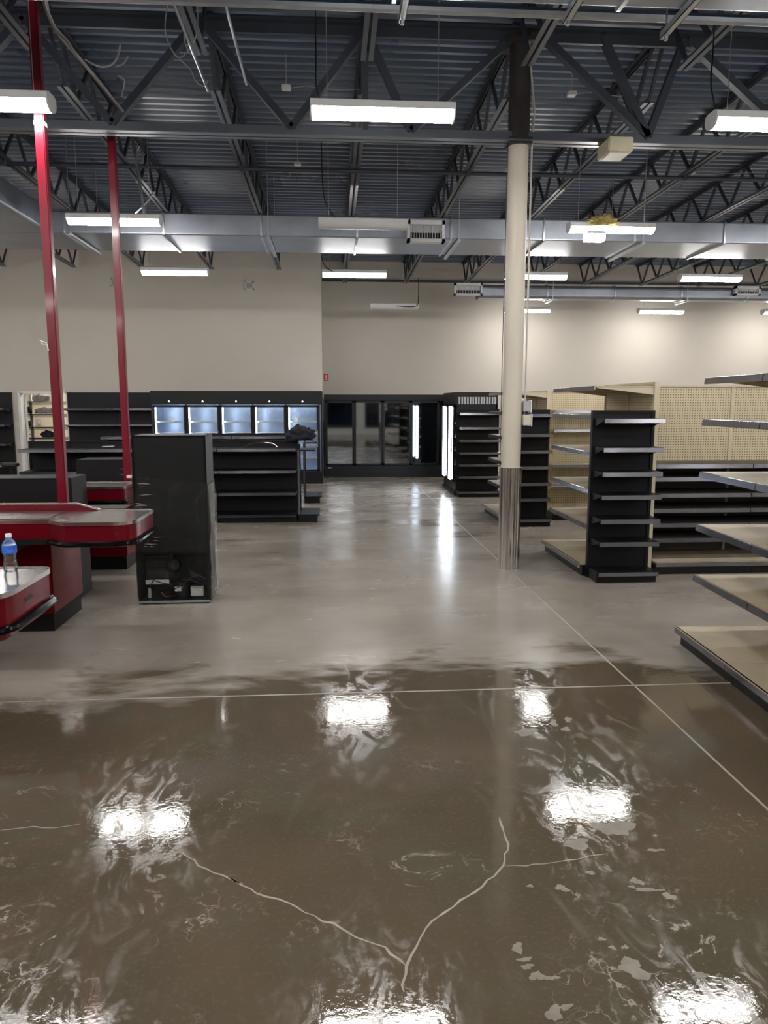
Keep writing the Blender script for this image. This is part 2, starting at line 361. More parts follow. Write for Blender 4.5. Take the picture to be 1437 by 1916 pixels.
part('dried_residue', mb, M['residue'], fl, kind='stuff')

# corrugated roof deck (ribs run along X)
mb = MB(); y = YF - .1; P = []
while y < 19.2:
    for dy, dz in ((0, 0), (.050, 0), (.068, .05), (.147, .05)): P.append((y + dy, zd(y + dy) + dz))
    y += 0.165
vs = [(XL - .2, a, b) for a, b in P] + [(XR + .2, a, b) for a, b in P]; n = len(P)
mb.add(vs, [(i, i + 1, n + i + 1, n + i) for i in range(n - 1)])
struct('ceiling', mb, M['deck'])
part('roof_membrane', MB().add([(XL - .2, YF - .2, zd(YF) + .2), (XR + .2, YF - .2, zd(YF) + .2), (XR + .2, 21.2, zd(19) + .1), (XL - .2, 21.2, zd(19) + .1),
     (XL - .2, YF - .2, zd(YF) + .3), (XR + .2, YF - .2, zd(YF) + .3), (XR + .2, 21.2, zd(19) + .2), (XL - .2, 21.2, zd(19) + .2)],
     [(0, 1, 2, 3), (4, 5, 6, 7), (0, 1, 5, 4), (1, 2, 6, 5), (2, 3, 7, 6), (3, 0, 4, 7)]), M['dark_paint'], bpy.data.objects['ceiling'])
H = 5.5
DX0, DX1, DZ = -6.93, -5.90, 1.95      # storeroom doorway
mb = MB(); mb.box(XL, DX0, YA, YA + .15, 0, H); mb.box(DX1, XS, YA, YA + .15, 0, H); mb.box(DX0, DX1, YA, YA + .15, DZ, H)
struct('wall_back_left', mb, M['wall'])
struct('wall_step', MB().box(XS - .15, XS, YA + .15, YB + .15, 0, H), M['wall'])
struct('wall_back_right', MB().box(XS, XR, YB, YB + .15, 0, H), M['wall'])
struct('wall_left', MB().box(XL - .15, XL, YF, YA + .15, 0, H), M['wall'])
struct('wall_right', MB().box(XR, XR + .15, YF, YB + .15, 0, H), M['wall'])
mb = MB(); mb.box(XL, XR, YF - .15, YF, 3.0, H + .3); mb.box(XL, XR, YF - .15, YF, 0, .35)
wx = [-10, -6.2, -2.4, 1.4, 5.2, 9.0, 12.8, 14.2]
for a in wx[:-1]: mb.box(a, a + .5, YF - .15, YF, .35, 3.0)
struct('wall_front', mb, M['wall'])
for i, a in enumerate(wx[:-2]):
    w = struct('window_%d' % (i + 1), MB().box(a + .5, a + 3.8, YF - .09, YF - .07, .35, 3.0), M['window'])
    f = MB()
    for x in (a + .5, a + 2.12, a + 3.72): f.box(x, x + .08, YF - .12, YF - .02, .35, 3.0)
    f.box(a + .5, a + 3.8, YF - .12, YF - .02, .35, .43); f.box(a + .5, a + 3.8, YF - .12, YF - .02, 2.92, 3.0)
    part('window_frame', f, M['black_matte'], w)
# dark ledger angles where the deck meets the walls
struct('trim_1', MB().box(XS, XR, YB - .07, YB - .002, zd(18.9) - .47, zd(18.9) - .42), M['steel_paint'])
struct('trim_2', MB().box(XL, XS, YA - .05, YA - .002, zd(17.4) - .12, zd(17.4) - .04), M['steel_paint'])
# painted band height change on the right wall: slightly greyer upper band is only light, so nothing is painted here
# storeroom behind the doorway
mb = MB(); mb.box(-8.2, -8.1, YA + .15, 20.6, 0, 2.75); mb.box(-8.1, -3.9, 20.5, 20.6, 0, 2.75); mb.box(-3.9, -3.8, YA + .15, 20.6, 0, 2.75); mb.box(-8.2, -3.8, YA + .15, 20.6, 2.75, 2.85)
struct('wall_storeroom', mb, M['wall'])
mb = MB(); mb.box(DX0 - .04, DX0 + .02, YA - .02, YA + .17, 0, DZ + .04); mb.box(DX1 - .02, DX1 + .04, YA - .02, YA + .17, 0, DZ + .04); mb.box(DX0, DX1, YA - .02, YA + .17, DZ, DZ + .04)
struct('trim_3', mb, M['white_metal'])
mb = MB(); mb.box(0, .045, 0, .86, 0.01, 1.92)
d = struct('door_1', mb, M['white_metal'], loc=(DX0 + .03, YA + .18, 0)); d.rotation_euler = (0, 0, math.radians(24))
part('door_handle', MB().tube([(.05, .78, 1.0), (.1, .78, 1.0), (.1, .68, 1.0)], .01), M['chrome'], d)

# ---------------------------------------------------------------- steel: girder, joists, pipes
GY = 7.55
g = thing('roof_girder', 'deep dark steel roof girder with angled web braces crossing over the round column', 'girder', (0, GY, 0))
ch = MB()
for dy in (-.045, .045):
    ch.box(XL, XR, dy - .035 if dy < 0 else dy - .03, dy + .03 if dy < 0 else dy + .035, 4.20, 4.212)
    yy = dy * .33
    ch.box(XL, XR, min(yy, yy + .01), max(yy, yy + .01), 4.20, 4.30)
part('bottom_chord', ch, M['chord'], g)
part('top_chord', MB().box(XL, XR, -.09, .09, 5.19, 5.205).box(XL, XR, -.02, .02, 5.10, 5.19), M['steel_paint'], g)
T = [.35 + 1.46 * k for k in range(-6, 9)]
diag = [(-1.15, -.35), (.35, -.35), (.35, .78), (1.78, .78), (2.02, 3.1), (2.62, 3.1), (3.42, 3.1), (3.45, 4.6), (5.0, 4.6), (5.0, 6.2), (6.55, 6.2), (6.55, 7.3), (8.1, 7.3), (8.1, 9.3), (9.65, 9.3),
        (-1.2, -2.0), (-2.75, -2.0), (-2.75, -3.6), (-4.3, -3.6), (-4.3, -5.1), (-5.85, -5.1), (-5.85, -6.6), (-7.4, -6.6)]
for a, b in diag: part('web_brace', MB().rail((a, 0, 5.17), (b, 0, 4.28), .065, .08, (0, 1, 0)), M['steel_paint'], g)
for b in (.35, -4.3, 6.55): part('web_post', MB().rail((b, 0, 5.17), (b, 0, 4.28), .05, .05, (0, 1, 0)), M['steel_paint'], g)

DEP = .54
web_me = {}
def web_mesh(sgn, p):
    k = (sgn, p)
    if k not in web_me:
        web_me[k] = MB().rail((0, -sgn * p / 2, -DEP + .02), (0, sgn * p / 2, -.03), .034, .034, (1, 0, 0)).mesh('web', M['steel_paint'])
    return web_me[k]
def joist(x, y0, y1, label):
    t = thing('roof_joist', label, 'joist', (x, y0, zd(y0)), (SLOPE, 0, 0), 'open-web joists under the roof deck')
    Ln = y1 - y0
    top = MB().box(-.055, -.01, 0, Ln, -.012, -.004).box(.01, .055, 0, Ln, -.012, -.004).box(-.017, -.01, 0, Ln, -.055, -.004).box(.01, .017, 0, Ln, -.055, -.004)
    part('top_chord', top, M['steel_paint'], t)
    e0, e1 = .35, Ln - .25
    bot = MB().box(-.055, -.012, e0, e1, -DEP - .006, -DEP).box(.012, .055, e0, e1, -DEP - .006, -DEP).box(-.019, -.012, e0, e1, -DEP, -DEP + .05).box(.012, .019, e0, e1, -DEP, -DEP + .05)
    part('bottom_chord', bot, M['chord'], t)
    n = int((Ln - .7) / .42); p = (Ln - .7) / n
    for i in range(n):
        sg = 1 if i % 2 else -1
        link('web', web_mesh(sg, round(p, 3)), t, (0, .35 + p * (i + .5), 0))
    part('end_brace', MB().rail((0, .02, -.03), (0, .35, -DEP + .02), .03, .03, (1, 0, 0)), M['steel_paint'], t)
    part('end_brace', MB().rail((0, Ln - .02, -.03), (0, Ln - .35, -DEP + .02), .03, .03, (1, 0, 0)), M['steel_paint'], t)
ordn = ['first', 'second', 'third', 'fourth', 'fifth', 'sixth', 'seventh', 'eighth', 'ninth']
for k, x in enumerate(T):
    i = k - 7
    pos = 'directly in line with the round column' if i == 0 else '%s %s of the round column' % (ordn[abs(i) - 1], 'left' if i < 0 else 'right')
    joist(x, GY + .06, (YB if x > XS else YA) - .02, 'dark open-web roof joist beyond the girder, ' + pos)
    joist(x, 0.5, GY - .06, 'dark open-web roof joist this side of the girder, ' + pos)

# bridging and pipes running across
for yb, lab in ((10.2, 'thin dark cross pipe under the joists, nearer one before the big duct'), (12.6, 'thin dark cross pipe under the joists, just behind the big duct')):
    z = zd(yb) - DEP - .035
    t = thing('bridging_pipe', lab, 'pipe', (0, yb, z))
    part('pipe_run', MB().tube([(XL + .1, 0, 0), (XR - .1, 0, 0)], .026), M['steel_paint'], t, smooth=True)
    for x in T[1:-1:2]: part('pipe_clamp', MB().box(x - .02, x + .02, -.03, .03, -.03, .04), M['steel_paint'], t)
t = thing('sprinkler_pipe', 'pale grey pipe crossing the top of the view beneath the near duct', 'pipe', (0, 5.15, 4.2))
part('pipe_run', MB().tube([(XL + .1, 0, 0), (XR - .1, 0, 0)], .032), M['galv_pipe'], t, smooth=True)
for x in (-4.3, -1.2, 1.9, 5.0, 8.1): part('pipe_hanger', MB().rail((x, 0, .03), (x, 0, zd(5.15) - 4.2 - .42), .012, .012), M['steel_paint'], t)
for x, z, lab in ((-.75, 4.62, 'thin bright conduit running to the girder, left of the centre light'), (-1.10, 4.55, 'thin bright conduit running to the girder above the left aisle')):
    t = tag(part('ceiling_conduit', MB().tube([(x, 2.5, z), (x, 7.45, z)], .013), M['galv_pipe'], None, smooth=True), lab, 'conduit')

# ---------------------------------------------------------------- ducts
def duct_section(poly_pts, r=.06):
    return poly_pts
def rounded_rect(y0, y1, z0, z1, r, n=4):
    P = []
    for cy, cz, a0 in ((y1 - r, z1 - r, 0), (y0 + r, z1 - r, 90), (y0 + r, z0 + r, 180), (y1 - r, z0 + r, 270)):
        for k in range(n + 1):
            a = math.radians(a0 + 90 * k / n); P.append((cy + r * math.cos(a), cz + r * math.sin(a)))
    return P
def duct(label, x0, x1, y0, y1, z0, z1, step, flange_xs, r=.03, rad2=None, hang=True):
    t = thing('air_duct', label, 'duct', (0, 0, 0))
    x = x0
    k = 0
    while x < x1 - .01:
        xe = min(x + step, x1)
        part('duct_section', MB().extr(rounded_rect(y0, y1, z0, z1, r), 'x', x + .001, xe - .001), M['galv'], t); x = xe
    for x in flange_xs:
        f = MB()
        f.extr(rounded_rect(y0 - .022, y1 + .022, z0 - .022, z1 + .022, r + .01), 'x', x - .012, x + .012)
        fo = part('seam_flange', f, M['galv_pipe'], t, smooth=True)
    if hang:
        for x in flange_xs[::2]:
            h = MB(); h.rail((x + .1, y0 - .1, z0 - .035), (x + .1, y1 + .1, z0 - .035), .04, .03)
            for yy in (y0 - .07, y1 + .07): h.rail((x + .1, yy, z0 - .05), (x + .1, yy, zd(yy) - .02), .01, .01)
            part('trapeze_hanger', h, M['galv_pipe'], t)
    return t
t = duct('long galvanised rectangular duct crossing the whole store behind the round column', -4.9, 13.8, 10.85, 11.98, 4.0, 4.29, 1.32, [-4.9 + 1.32 * k for k in range(1, 15)], r=.02)
# branch toward the camera at the left end
for i in range(4):
    part('duct_section', MB().extr(rounded_rect(-4.9, -3.78, 4.0, 4.32, .035), 'y', 5.6 + 1.31 * i + .001, 5.6 + 1.31 * (i + 1) - .001), M['galv'], t)
duct('shorter galvanised duct along the far right near the back wall', 3.2, 13.8, 16.45, 16.85, 3.98, 4.26, 1.5, [3.2 + 1.5 * k for k in range(1, 7)], r=.08)
duct('galvanised duct at the very top of the view nearest the viewer', -4.9, 13.8, 3.55, 4.66, 4.0, 4.3, 1.32, [-4.9 + 1.32 * k for k in range(1, 15)], r=.03, hang=False)
for x, y1, lab in ((.44, 4.82, 'steel strut channel end hanging at the top, above the centre light'), (2.08, 4.9, 'steel strut channel end hanging at the top right'), (1.42, 4.76, 'small steel strut end at the top edge left of the right-hand strut')):
    t = thing('strut_channel', lab, 'strut', (x, y1, 3.97))
    part('channel', MB().box(-.02, .02, -1.6, 0, -.02, -.016).box(-.02, -.016, -1.6, 0, -.02, .02).box(.016, .02, -1.6, 0, -.02, .02), M['galv_pipe'], t)
    part('threaded_rod', MB().tube([(0, -.05, -.05), (0, -.05, zd(y1) - 3.97 - .04)], .006), M['galv_pipe'], t)
    part('nut', MB().lathe([(.014, -.045), (.014, -.025)], 6, 0, -.05), M['galv_pipe'], t)

def register(label, x0, x1, y, z0, z1, nb, depth=.14):
    t = thing('air_register', label, 'vent', (x0, y, z0)); w, h = x1 - x0, z1 - z0
    f = MB(); b = .04 if w > .3 else .02
    f.box(0, w, 0, depth, 0, b); f.box(0, w, 0, depth, h - b * 1.4, h); f.box(0, b, 0, depth, 0, h); f.box(w - b, w, 0, depth, 0, h)
    part('frame', f, M['white_metal'], t)
    part('back_plate', MB().box(b, w - b, depth - .02, depth - .01, b, h - b), M['dark_paint'], t)
    for i in range(nb):
        xx = b + (w - 2 * b) * (i + .5) / nb
        part('louver_blade', MB().rail((xx, .03, b), (xx, .03, h - b * 1.4), .004, .035, (0, 1, 0)) if nb > 6 else MB().box(xx - .003, xx + .003, .01, .05, b, h - b), M['white_metal'], t)
    part('damper', MB().box(b, w - b, .06, .066, h * .45, h - b), M['white_metal'], t)
    return t
register('white louvered air register on the front of the big duct', 1.07, 1.59, 10.70, 3.93, 4.215, 12)
register('small white air register at the left end of the far duct', 2.64, 3.25, 16.32, 4.01, 4.27, 9, .1)
register('small white air register on the far duct at the right edge', 8.85, 9.42, 16.32, 4.07, 4.27, 9, .1)
for x, z, lab in ((-4.81, 4.27, 'small square white wall vent high on the back wall, beside the second red pole'), (-1.90, 4.23, 'small square white wall vent high on the back wall, near the wall step')):
    t = thing('wall_vent', lab, 'vent', (x, YA - .02, z))
    part('frame', MB().box(0, .2, 0, .02, 0, .03).box(0, .2, 0, .02, .16, .19).box(0, .03, 0, .02, 0, .19).box(.17, .2, 0, .02, 0, .19), M['white_metal'], t)
    for i in range(6): part('slat', MB().rail((.03, .008, .04 + .022 * i), (.17, .008, .04 + .022 * i), .014, .004), M['wire_grey'], t)

# ---------------------------------------------------------------- ceiling lights
FW = 1.09
def make_light(lit=True):
    t = thing('ceiling_light', 'x', 'light')
    w = .095
    part('housing', MB().extr([(-w, .0), (w, .0), (w, .05), (w * .6, .065), (-w * .6, .065), (-w, .05)], 'x', -FW / 2, FW / 2), M['white_metal'], t)
    pr = [(-w + .004, 0)] + [(-(w - .004) * math.cos(a), -.062 * math.sin(a)) for a in [math.radians(d) for d in (20, 45, 70, 90, 110, 135, 160)]] + [(w - .004, 0)]
    part('lens', MB().extr(pr, 'x', -FW / 2 + .012, FW / 2 - .012), M['lens'] if lit else M['lens_off'], t)
    for s in (-1, 1):
        x = s * (FW / 2 - .006)
        part('end_cap', MB().extr([(-w, .0)] + [(p[0] * 1.02, p[1] * 1.04) for p in pr[1:-1]] + [(w, 0)], 'x', x - .006, x + .006), M['white_metal'], t)
        part('hanger_wire', MB().tube([(s * .42, 0, .06), (s * .42, 0, 1.05)], .003, 5), M['wire_grey'], t)
    return t
LIT = make_light(True); OFF = make_light(False); used = {'lit': False, 'off': False}
def place_light(x, y, lab, lit=True, z=3.89):
    src = LIT if lit else OFF; k = 'lit' if lit else 'off'
    if used[k]: o = dup(src, (x, y, z), (0, 0, 0))
    else: o = src; o.location = (x, y, z); used[k] = True
    o['label'] = lab; o['group'] = 'strip lights hung from the roof'
    return o
cols = {-3: 'third to the left', -2: 'second to the left', -1: 'first to the left', 0: 'straight ahead', 1: 'first to the right', 2: 'second to the right', 3: 'third to the right', 4: 'fourth to the right'}
rows = [(6.02, 'nearest row'), (9.58, 'second row before the big duct'), (13.1, 'third row behind the big duct')]
LX = {-3: -9.2, -2: -6.0, -1: -2.57, 0: .41, 1: 3.52, 2: 6.62, 3: 9.75, 4: 12.9}
for y, rl in rows:
    for k in range(-3, 5):
        x = LX[k]
        lit = not (k == 0 and y > 9 and y < 10)
        place_light(x, y, ('glowing white strip light, ' if lit else 'switched-off white strip light, ') + rl + ', ' + cols[k], lit)
for i, x in enumerate((1.44, 4.58, 7.8, 10.85)):
    place_light(x, 17.3 if i == 0 else 17.72, ['switched-off white strip light near the far wall above the dark coolers', 'glowing strip light by the far wall, half behind the round column',
                'glowing strip light by the far wall above the beige pegboard', 'glowing strip light by the far wall at the right edge'][i], i != 0)
for j, y in enumerate((2.45, -1.1, -4.65)):
    for k in range(-3, 5):
        place_light(LX[k], y, 'glowing strip light behind the viewpoint, row %s back, %s' % (ordn[j], cols[k]))

# storeroom light
t = thing('ceiling_light', 'bright strip light inside the storeroom beyond the doorway', 'light', (-6.1, 18.9, 2.62))
part('housing', MB().box(-.5, .5, -.1, .1, .05, .1), M['white_metal'], t); part('lens', MB().extr([(-.09, .05), (-.06, 0), (.06, 0), (.09, .05)], 'x', -.48, .48), emit('storeroom_lens', (1, .93, .78), ROOM_EMIT), t)

# emergency lamp wrapped by insulation, on the second-row light right of centre
t = thing('emergency_light', 'square glowing lamp under the strip light right of the column', 'light', (3.28, 9.5, 3.80))
part('lamp_body', MB().box(-.12, .12, -.09, .05, -.02, .02), M['white_metal'], t, bevel=.01)
part('lamp_lens', MB().box(-.115, .115, -.085, .045, -.09, -.02), M['lens'], t)
def clump(name, label, cat, loc, rx, ry, rz, m, seed, amp=.3, sub=4, fr=2.5):
    bm = bmesh.new(); bmesh.ops.create_icosphere(bm, subdivisions=sub, radius=1)
    off = Vector((seed * 3.1, seed, 0))
    for v in bm.verts:
        n = noise.noise(v.co * fr + off) + .5 * noise.noise(v.co * fr * 2.7 + off)
        v.co = v.co * (1 + amp * n); v.co = Vector((v.co.x * rx, v.co.y * ry, max(-.55, v.co.z) * rz))
    me = bpy.data.meshes.new(name); bm.to_mesh(me); bm.free(); me.materials.append(m)
    for p in me.polygons: p.use_smooth = True
    o = link(name, me, None, loc); return tag(o, label, cat)
clump('insulation_scrap', 'ragged yellow insulation scrap on the strip light right of the column', 'insulation', (3.38, 9.46, 3.93), .15, .07, .08, M['insul'], 3, .7, 4, 3)

# ---------------------------------------------------------------- column
CX, CY = 1.84, 7.6
t = thing('round_column', 'tall round cream column with fluted stainless guard at its foot', 'column', (CX, CY, 0))
part('shaft', MB().lathe([(.098, 1.0), (.098, 4.22)], 32), M['cream'], t, smooth=True)
part('dark_upper_shaft', MB().lathe([(.104, 4.22), (.104, 5.2)], 32), M['dark_paint'], t, smooth=True, label='dark painted top of the column')
gd = MB(); n = 88; vs = []; 
for z in (0.0, 1.06):
    for k in range(n):
        a = 2 * PI * k / n; r = .108 + .0035 * math.cos(a * 22); vs.append((r * math.cos(a), r * math.sin(a), z))
gd.add(vs, [(k, (k + 1) % n, n + (k + 1) % n, n + k) for k in range(n)] + [tuple(range(n, 2 * n))])
part('fluted_guard', gd, M['chrome'], t, smooth=True, label='fluted stainless steel guard')
part('column_cap', MB().box(-.16, .16, -.16, .16, 5.08, 5.11).box(-.11, .11, -.11, .11, 4.18, 4.24), M['dark_paint'], t)
t = thing('wall_conduit', 'thin cream conduit and cord running up the right side of the column', 'conduit', (CX, CY, 0))
part('conduit_pipe', MB().tube([(.125, -.03, 1.72), (.125, -.03, 4.15), (.14, -.04, 4.5), (.06, -.12, 4.95), (.05, -.12, 5.1)], .009, 8), M['cream'], t, smooth=True)
part('cord', MB().tube([(-.118, -.02, 1.0), (-.118, -.02, 2.2), (-.112, -.03, 4.3)], .004, 6), M['wire'], t, smooth=True)
part('cord', MB().tube([(.112, -.06, 1.6), (.13, -.05, 3.0), (.118, -.04, 4.3), (.10, -.10, 4.75)], .004, 6), M['wire_grey'], t, smooth=True)
for z, lab, w in ((1.68, 'upper grey electrical box on the right side of the round column', .05), (1.54, 'lower cream electrical box on the right side of the round column', .06)):
    b = thing('electrical_box', lab, 'electrical box', (CX + .10, CY - .04, z))
    part('box_body', MB().box(0, w + .02, -.04, .05, -.05, .055), M['wire_grey'] if z > 1.6 else M['cream'], b, bevel=.005)
    part('cover_plate', MB().box(w + .02, w + .03, -.05, .06, -.06, .065), M['white'], b, bevel=.002)
    part('socket_face', MB().box(w + .03, w + .034, -.02, .03, -.035, .035), M['wire_grey'], b)

t = thing('hanging_unit', 'beige box unit fixed under the girder right of the column', 'unit', (2.75, 7.5, 4.07))
part('box_body', MB().box(-.12, .12, -.2, .12, 0, .13), M['box_beige'], t, bevel=.01)
part('bottom_grille', MB().box(-.09, .09, -.16, .08, -.006, 0), M['cream'], t)

# small sensors on a cable
for x, y, z, lab in ((-.43, 8.3, 4.93, 'small white sensor on a cable up left of the centre light'), (2.55, 8.25, 4.93, 'small white sensor on a cable just right of the column top'),
                (-.42, 11.2 - .6, 4.88, 'small white sensor under the deck above the duct, left of centre'), (2.45, 10.7, 4.88, 'small white sensor beyond the girder, left of the column'), (5.0, 11.0 - .4, 4.88, 'small white sensor beyond the girder, far right of the column')):
    b = thing('ceiling_sensor', lab, 'sensor', (x, y, z))
    part('sensor_body', MB().box(-.045, .045, -.045, .045, -.02, .02), M['white'], b, bevel=.006)
    part('drop_wire', MB().tube([(0, 0, .02), (0, 0, zd(y) - z - .03)], .004, 5), M['wire_grey'], b)
    part('signal_cable', MB().tube([(.05, 0, 0), (.2, .02, .03), (.5, .02, .0), (.9, .02, .02)], .004, 5), M['wire_grey'], b, smooth=True)

# dangling cables, top left
def cable(name, lab, pts, r, m, cat='cable', n=6):
    P = [Vector(p) for p in pts]; out = []
    for i in range(len(P) - 1):
        p0, p1, p2, p3 = P[max(i - 1, 0)], P[i], P[i + 1], P[min(i + 2, len(P) - 1)]
        for k in range(8):
            u = k / 8; out.append(.5 * ((2 * p1) + (-p0 + p2) * u + (2 * p0 - 5 * p1 + 4 * p2 - p3) * u * u + (-p0 + 3 * p1 - 3 * p2 + p3) * u ** 3))
    out.append(P[-1]); return tag(part(name, MB().tube(out, r, n), m, None, smooth=True), lab, cat)
CABLES = [('flexible_conduit', 'bright ribbed metal flex conduit sagging from the top left corner to the girder', [(-2.11, 6.2, 4.69), (-2.09, 6.4, 4.56), (-2.01, 6.7, 4.48), (-1.93, 7.0, 4.4), (-1.87, 7.4, 4.34)], 0.016, 'galv_pipe'), ('loose_cable', 'pale cable twisted along the metal flex conduit', [(-2.08, 6.2, 4.69), (-2.08, 6.3, 4.57), (-2.03, 6.5, 4.52), (-2.01, 6.7, 4.47), (-1.95, 7.0, 4.44), (-1.88, 7.4, 4.35)], 0.006, 'wire_grey'), ('loose_cable', 'pale cable end curling upward left of the hanging loops', [(-2.0, 6.8, 4.52), (-1.89, 6.8, 4.47), (-1.8, 6.8, 4.48), (-1.74, 6.8, 4.54), (-1.71, 6.8, 4.64)], 0.008, 'wire_grey'), ('loose_cable', 'shorter cable end curling beside the girder at the left', [(-1.81, 7, 4.55), (-1.74, 7, 4.58), (-1.7, 7, 4.64)], 0.006, 'wire_grey'), ('loose_cable', 'short cable stub pointing down above the girder', [(-1.84, 7.2, 4.56), (-1.79, 7.2, 4.53), (-1.8, 7.2, 4.46), (-1.82, 7.2, 4.39)], 0.006, 'wire_grey'), ('loose_cable', 'grey cable loop hanging at the top, outer loop', [(-1.3, 6.8, 5.02), (-1.34, 6.8, 4.79), (-1.31, 6.8, 4.65), (-1.24, 6.8, 4.56), (-1.16, 6.8, 4.61), (-1.08, 6.8, 4.76), (-1.07, 6.8, 5.02)], 0.005, 'wire_grey'), ('loose_cable', 'grey cable loop hanging at the top, inner loop', [(-1.26, 6.9, 5.07), (-1.21, 6.9, 4.88), (-1.2, 6.9, 4.72), (-1.15, 6.9, 4.63), (-1.18, 6.9, 4.8), (-1.21, 6.9, 5.07)], 0.005, 'wire_grey'), ('loose_cable', 'grey cable trailing right from the hanging loops', [(-1.27, 7, 4.63), (-1.18, 7, 4.55), (-1.14, 7, 4.46), (-1.07, 7, 4.42), (-1.03, 7, 4.47)], 0.005, 'wire_grey'), ('light_cord', 'black cord dropping to the left end of the centre light', [(-0.09, 6.1, 4.71), (-0.09, 6.1, 4.32), (-0.09, 6.1, 4.08), (-0.04, 6.1, 3.95)], 0.006, 'wire'), ('light_cord', 'black cord dropping beside the big duct to the switched-off light', [(-0.09, 9.6, 4.84), (-0.08, 9.6, 4.38), (-0.04, 9.6, 4.13), (0.1, 9.6, 3.92)], 0.008, 'wire'), ('light_cord', 'black cord hanging on the far wall to the switched-off light', [(1.97, 17.2, 4.5), (1.97, 17.2, 4.1), (1.91, 17.2, 3.89), (1.48, 17.2, 3.89)], 0.01, 'wire'), ('light_cord', 'black cord dropping to the glowing light at the top right', [(3.0, 6.1, 4.68), (3.0, 6.1, 4.41), (3.0, 6.1, 4.18), (3.06, 6.1, 3.97)], 0.006, 'wire'), ('light_cord', 'black cord curving onto the third-row light behind the big duct', [(-0.14, 13, 4.16), (-0.12, 13, 4.06), (-0.05, 13, 3.96), (0.04, 13, 3.91)], 0.008, 'wire'), ('support_strut', 'flat steel strut with a looped top above the left duct', [(-2.35, 9.9, 4.56), (-2.33, 9.9, 4.36), (-2.29, 9.9, 4.04)], 0.02, 'galv_pipe'), ('support_strut', 'looped steel strap above the left duct', [(-2.29, 9.9, 4.64), (-2.28, 9.9, 4.76), (-2.31, 9.9, 4.83), (-2.35, 9.9, 4.78), (-2.36, 9.9, 4.67), (-2.35, 9.9, 4.56)], 0.016, 'galv_pipe'), ('support_strut', 'slanted steel brace beside the looped strap', [(-2.15, 9.9, 4.31), (-2.27, 9.9, 4.17), (-2.42, 9.9, 4.03)], 0.012, 'galv_pipe')]
for nm, lab, pts, r, m in CABLES: cable(nm, lab, pts, r, M[m])

# ---------------------------------------------------------------- gondola shelving
def shelf_mesh(w, d, th=.022):
    m = MB(); m.box(.003, w - .003, -d, 0, -.012, 0); m.box(.003, w - .003, -d, -d + .012, -.038, 0); return m
BR = {}
def gondola(name, label, cat, loc, rotz, widths, levels, depth, top, theme, group=None, peg_from=None, base_depth=None, base_h=.13, tips=None, braket=True, lip='strip', post_w=.03, back=None, shelf_mat=None, lower=None):
    """local frame: spine along +x starting at 0, shelves reach to -y"""
    t = thing(name, label, cat, loc, (0, 0, rotz), group)
    fm, dm, bkm = {'beige': (M['beige'], M['beige_dirty'], M['peg']), 'black': (M['black'], M['black'], M['peg_black'])}[theme]
    bd = base_depth or depth
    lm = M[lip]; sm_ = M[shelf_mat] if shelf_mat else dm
    x = 0; me = {}
    xs = [0]
    for w in widths: xs.append(xs[-1] + w)
    for x in xs:
        part('upright_post', MB().box(x - post_w / 2, x + post_w / 2, -.012, .04, 0, top), fm, t)
    for i, w in enumerate(widths):
        x = xs[i]
        part('back_panel', MB().box(x + post_w / 2, x + w - post_w / 2, 0, .02, .05 if not lower else lower, top - .02), bkm, t)
        if lower: part('shaded_back_panel', MB().box(x + post_w / 2, x + w - post_w / 2, 0, .02, .05, lower), M['shelf_shade'], t, label='lower back panel with shade painted in')
        part('top_rail', MB().box(x + post_w / 2, x + w - post_w / 2, -.012, .034, top - .02, top), fm, t)
        b = part('base_deck', MB().box(x + .002, x + w - .002, -bd, -.012, base_h - .018, base_h).box(x + .002, x + w - .002, -bd - .004, -bd + .012, base_h - .045, base_h), dm, t)
        part('price_channel', MB().box(x + .004, x + w - .004, -bd - .010, -bd - .004, base_h - .040, base_h - .004), lm, b)
        part('kick_plate', MB().box(x + .002, x + w - .002, -bd + .04, -bd + .055, 0, base_h - .018), M['black'], t)
        for li, lv in enumerate(levels):
            z, d = (lv if isinstance(lv, tuple) else (lv, depth))
            key = (w, d)
            if key not in me:
                me[key] = (shelf_mesh(w, d).mesh('shelf', sm_), MB().extr([(-d - .001, 0), (-d - .008, -.002), (-d - .014, -.042), (-d - .001, -.044)], 'x', .006, w - .006).mesh('price_channel', lm),
                           MB().extr([(-.012, -.012), (-d + .03, -.013), (-d + .03, -.02), (-.012, -.085)], 'x', 0, .004).mesh('bracket', fm))
            s = link('shelf', me[key][0], t, (x, 0, z))
            link('price_channel', me[key][1], s)
            for bx in (.006, w - .010): link('bracket', me[key][2], s, (bx, 0, 0))
    if True:
        for sx, e in ((0, 0), (xs[-1], 1)):
            part('base_end', MB().box(min(sx, sx + (.012 if e == 0 else -.012)), max(sx, sx + (.012 if e == 0 else -.012)), -bd + .045, -.012, 0, base_h - .018), M['black'] , t)
    return t
LV = [.51, .87, 1.24, 1.60, 1.88]
R90 = -PI / 2
gondola('shelving_gondola', 'beige shelving unit at the right edge nearest the viewer, shelves sticking out to the left', 'shelving', (3.17, 4.98, 0), R90 - math.radians(3.3), [.78, .78, .78], LV, .62, 1.93, 'beige', base_depth=.73)
gondola('shelving_gondola', 'beige shelving unit right of the round column, behind the near black end shelf', 'shelving', (3.15, 8.5, 0), R90, [.66, .66], LV, .61, 1.92, 'beige', base_depth=.70)
gondola('shelving_gondola', 'beige shelving unit partly hidden by the round column, behind the far black end shelf', 'shelving', (3.06, 11.74, 0), R90, [.60, .60], LV, .58, 1.90, 'beige', base_depth=.67)
E1 = [.40, .62, .85, 1.07, 1.30, 1.57]
gondola('end_shelf', 'tall black end shelf facing the viewer, right of the round column', 'shelving', (2.53, 7.13, 0), 0, [.59], E1, .28, 1.645, 'black', base_depth=.29, base_h=.11)
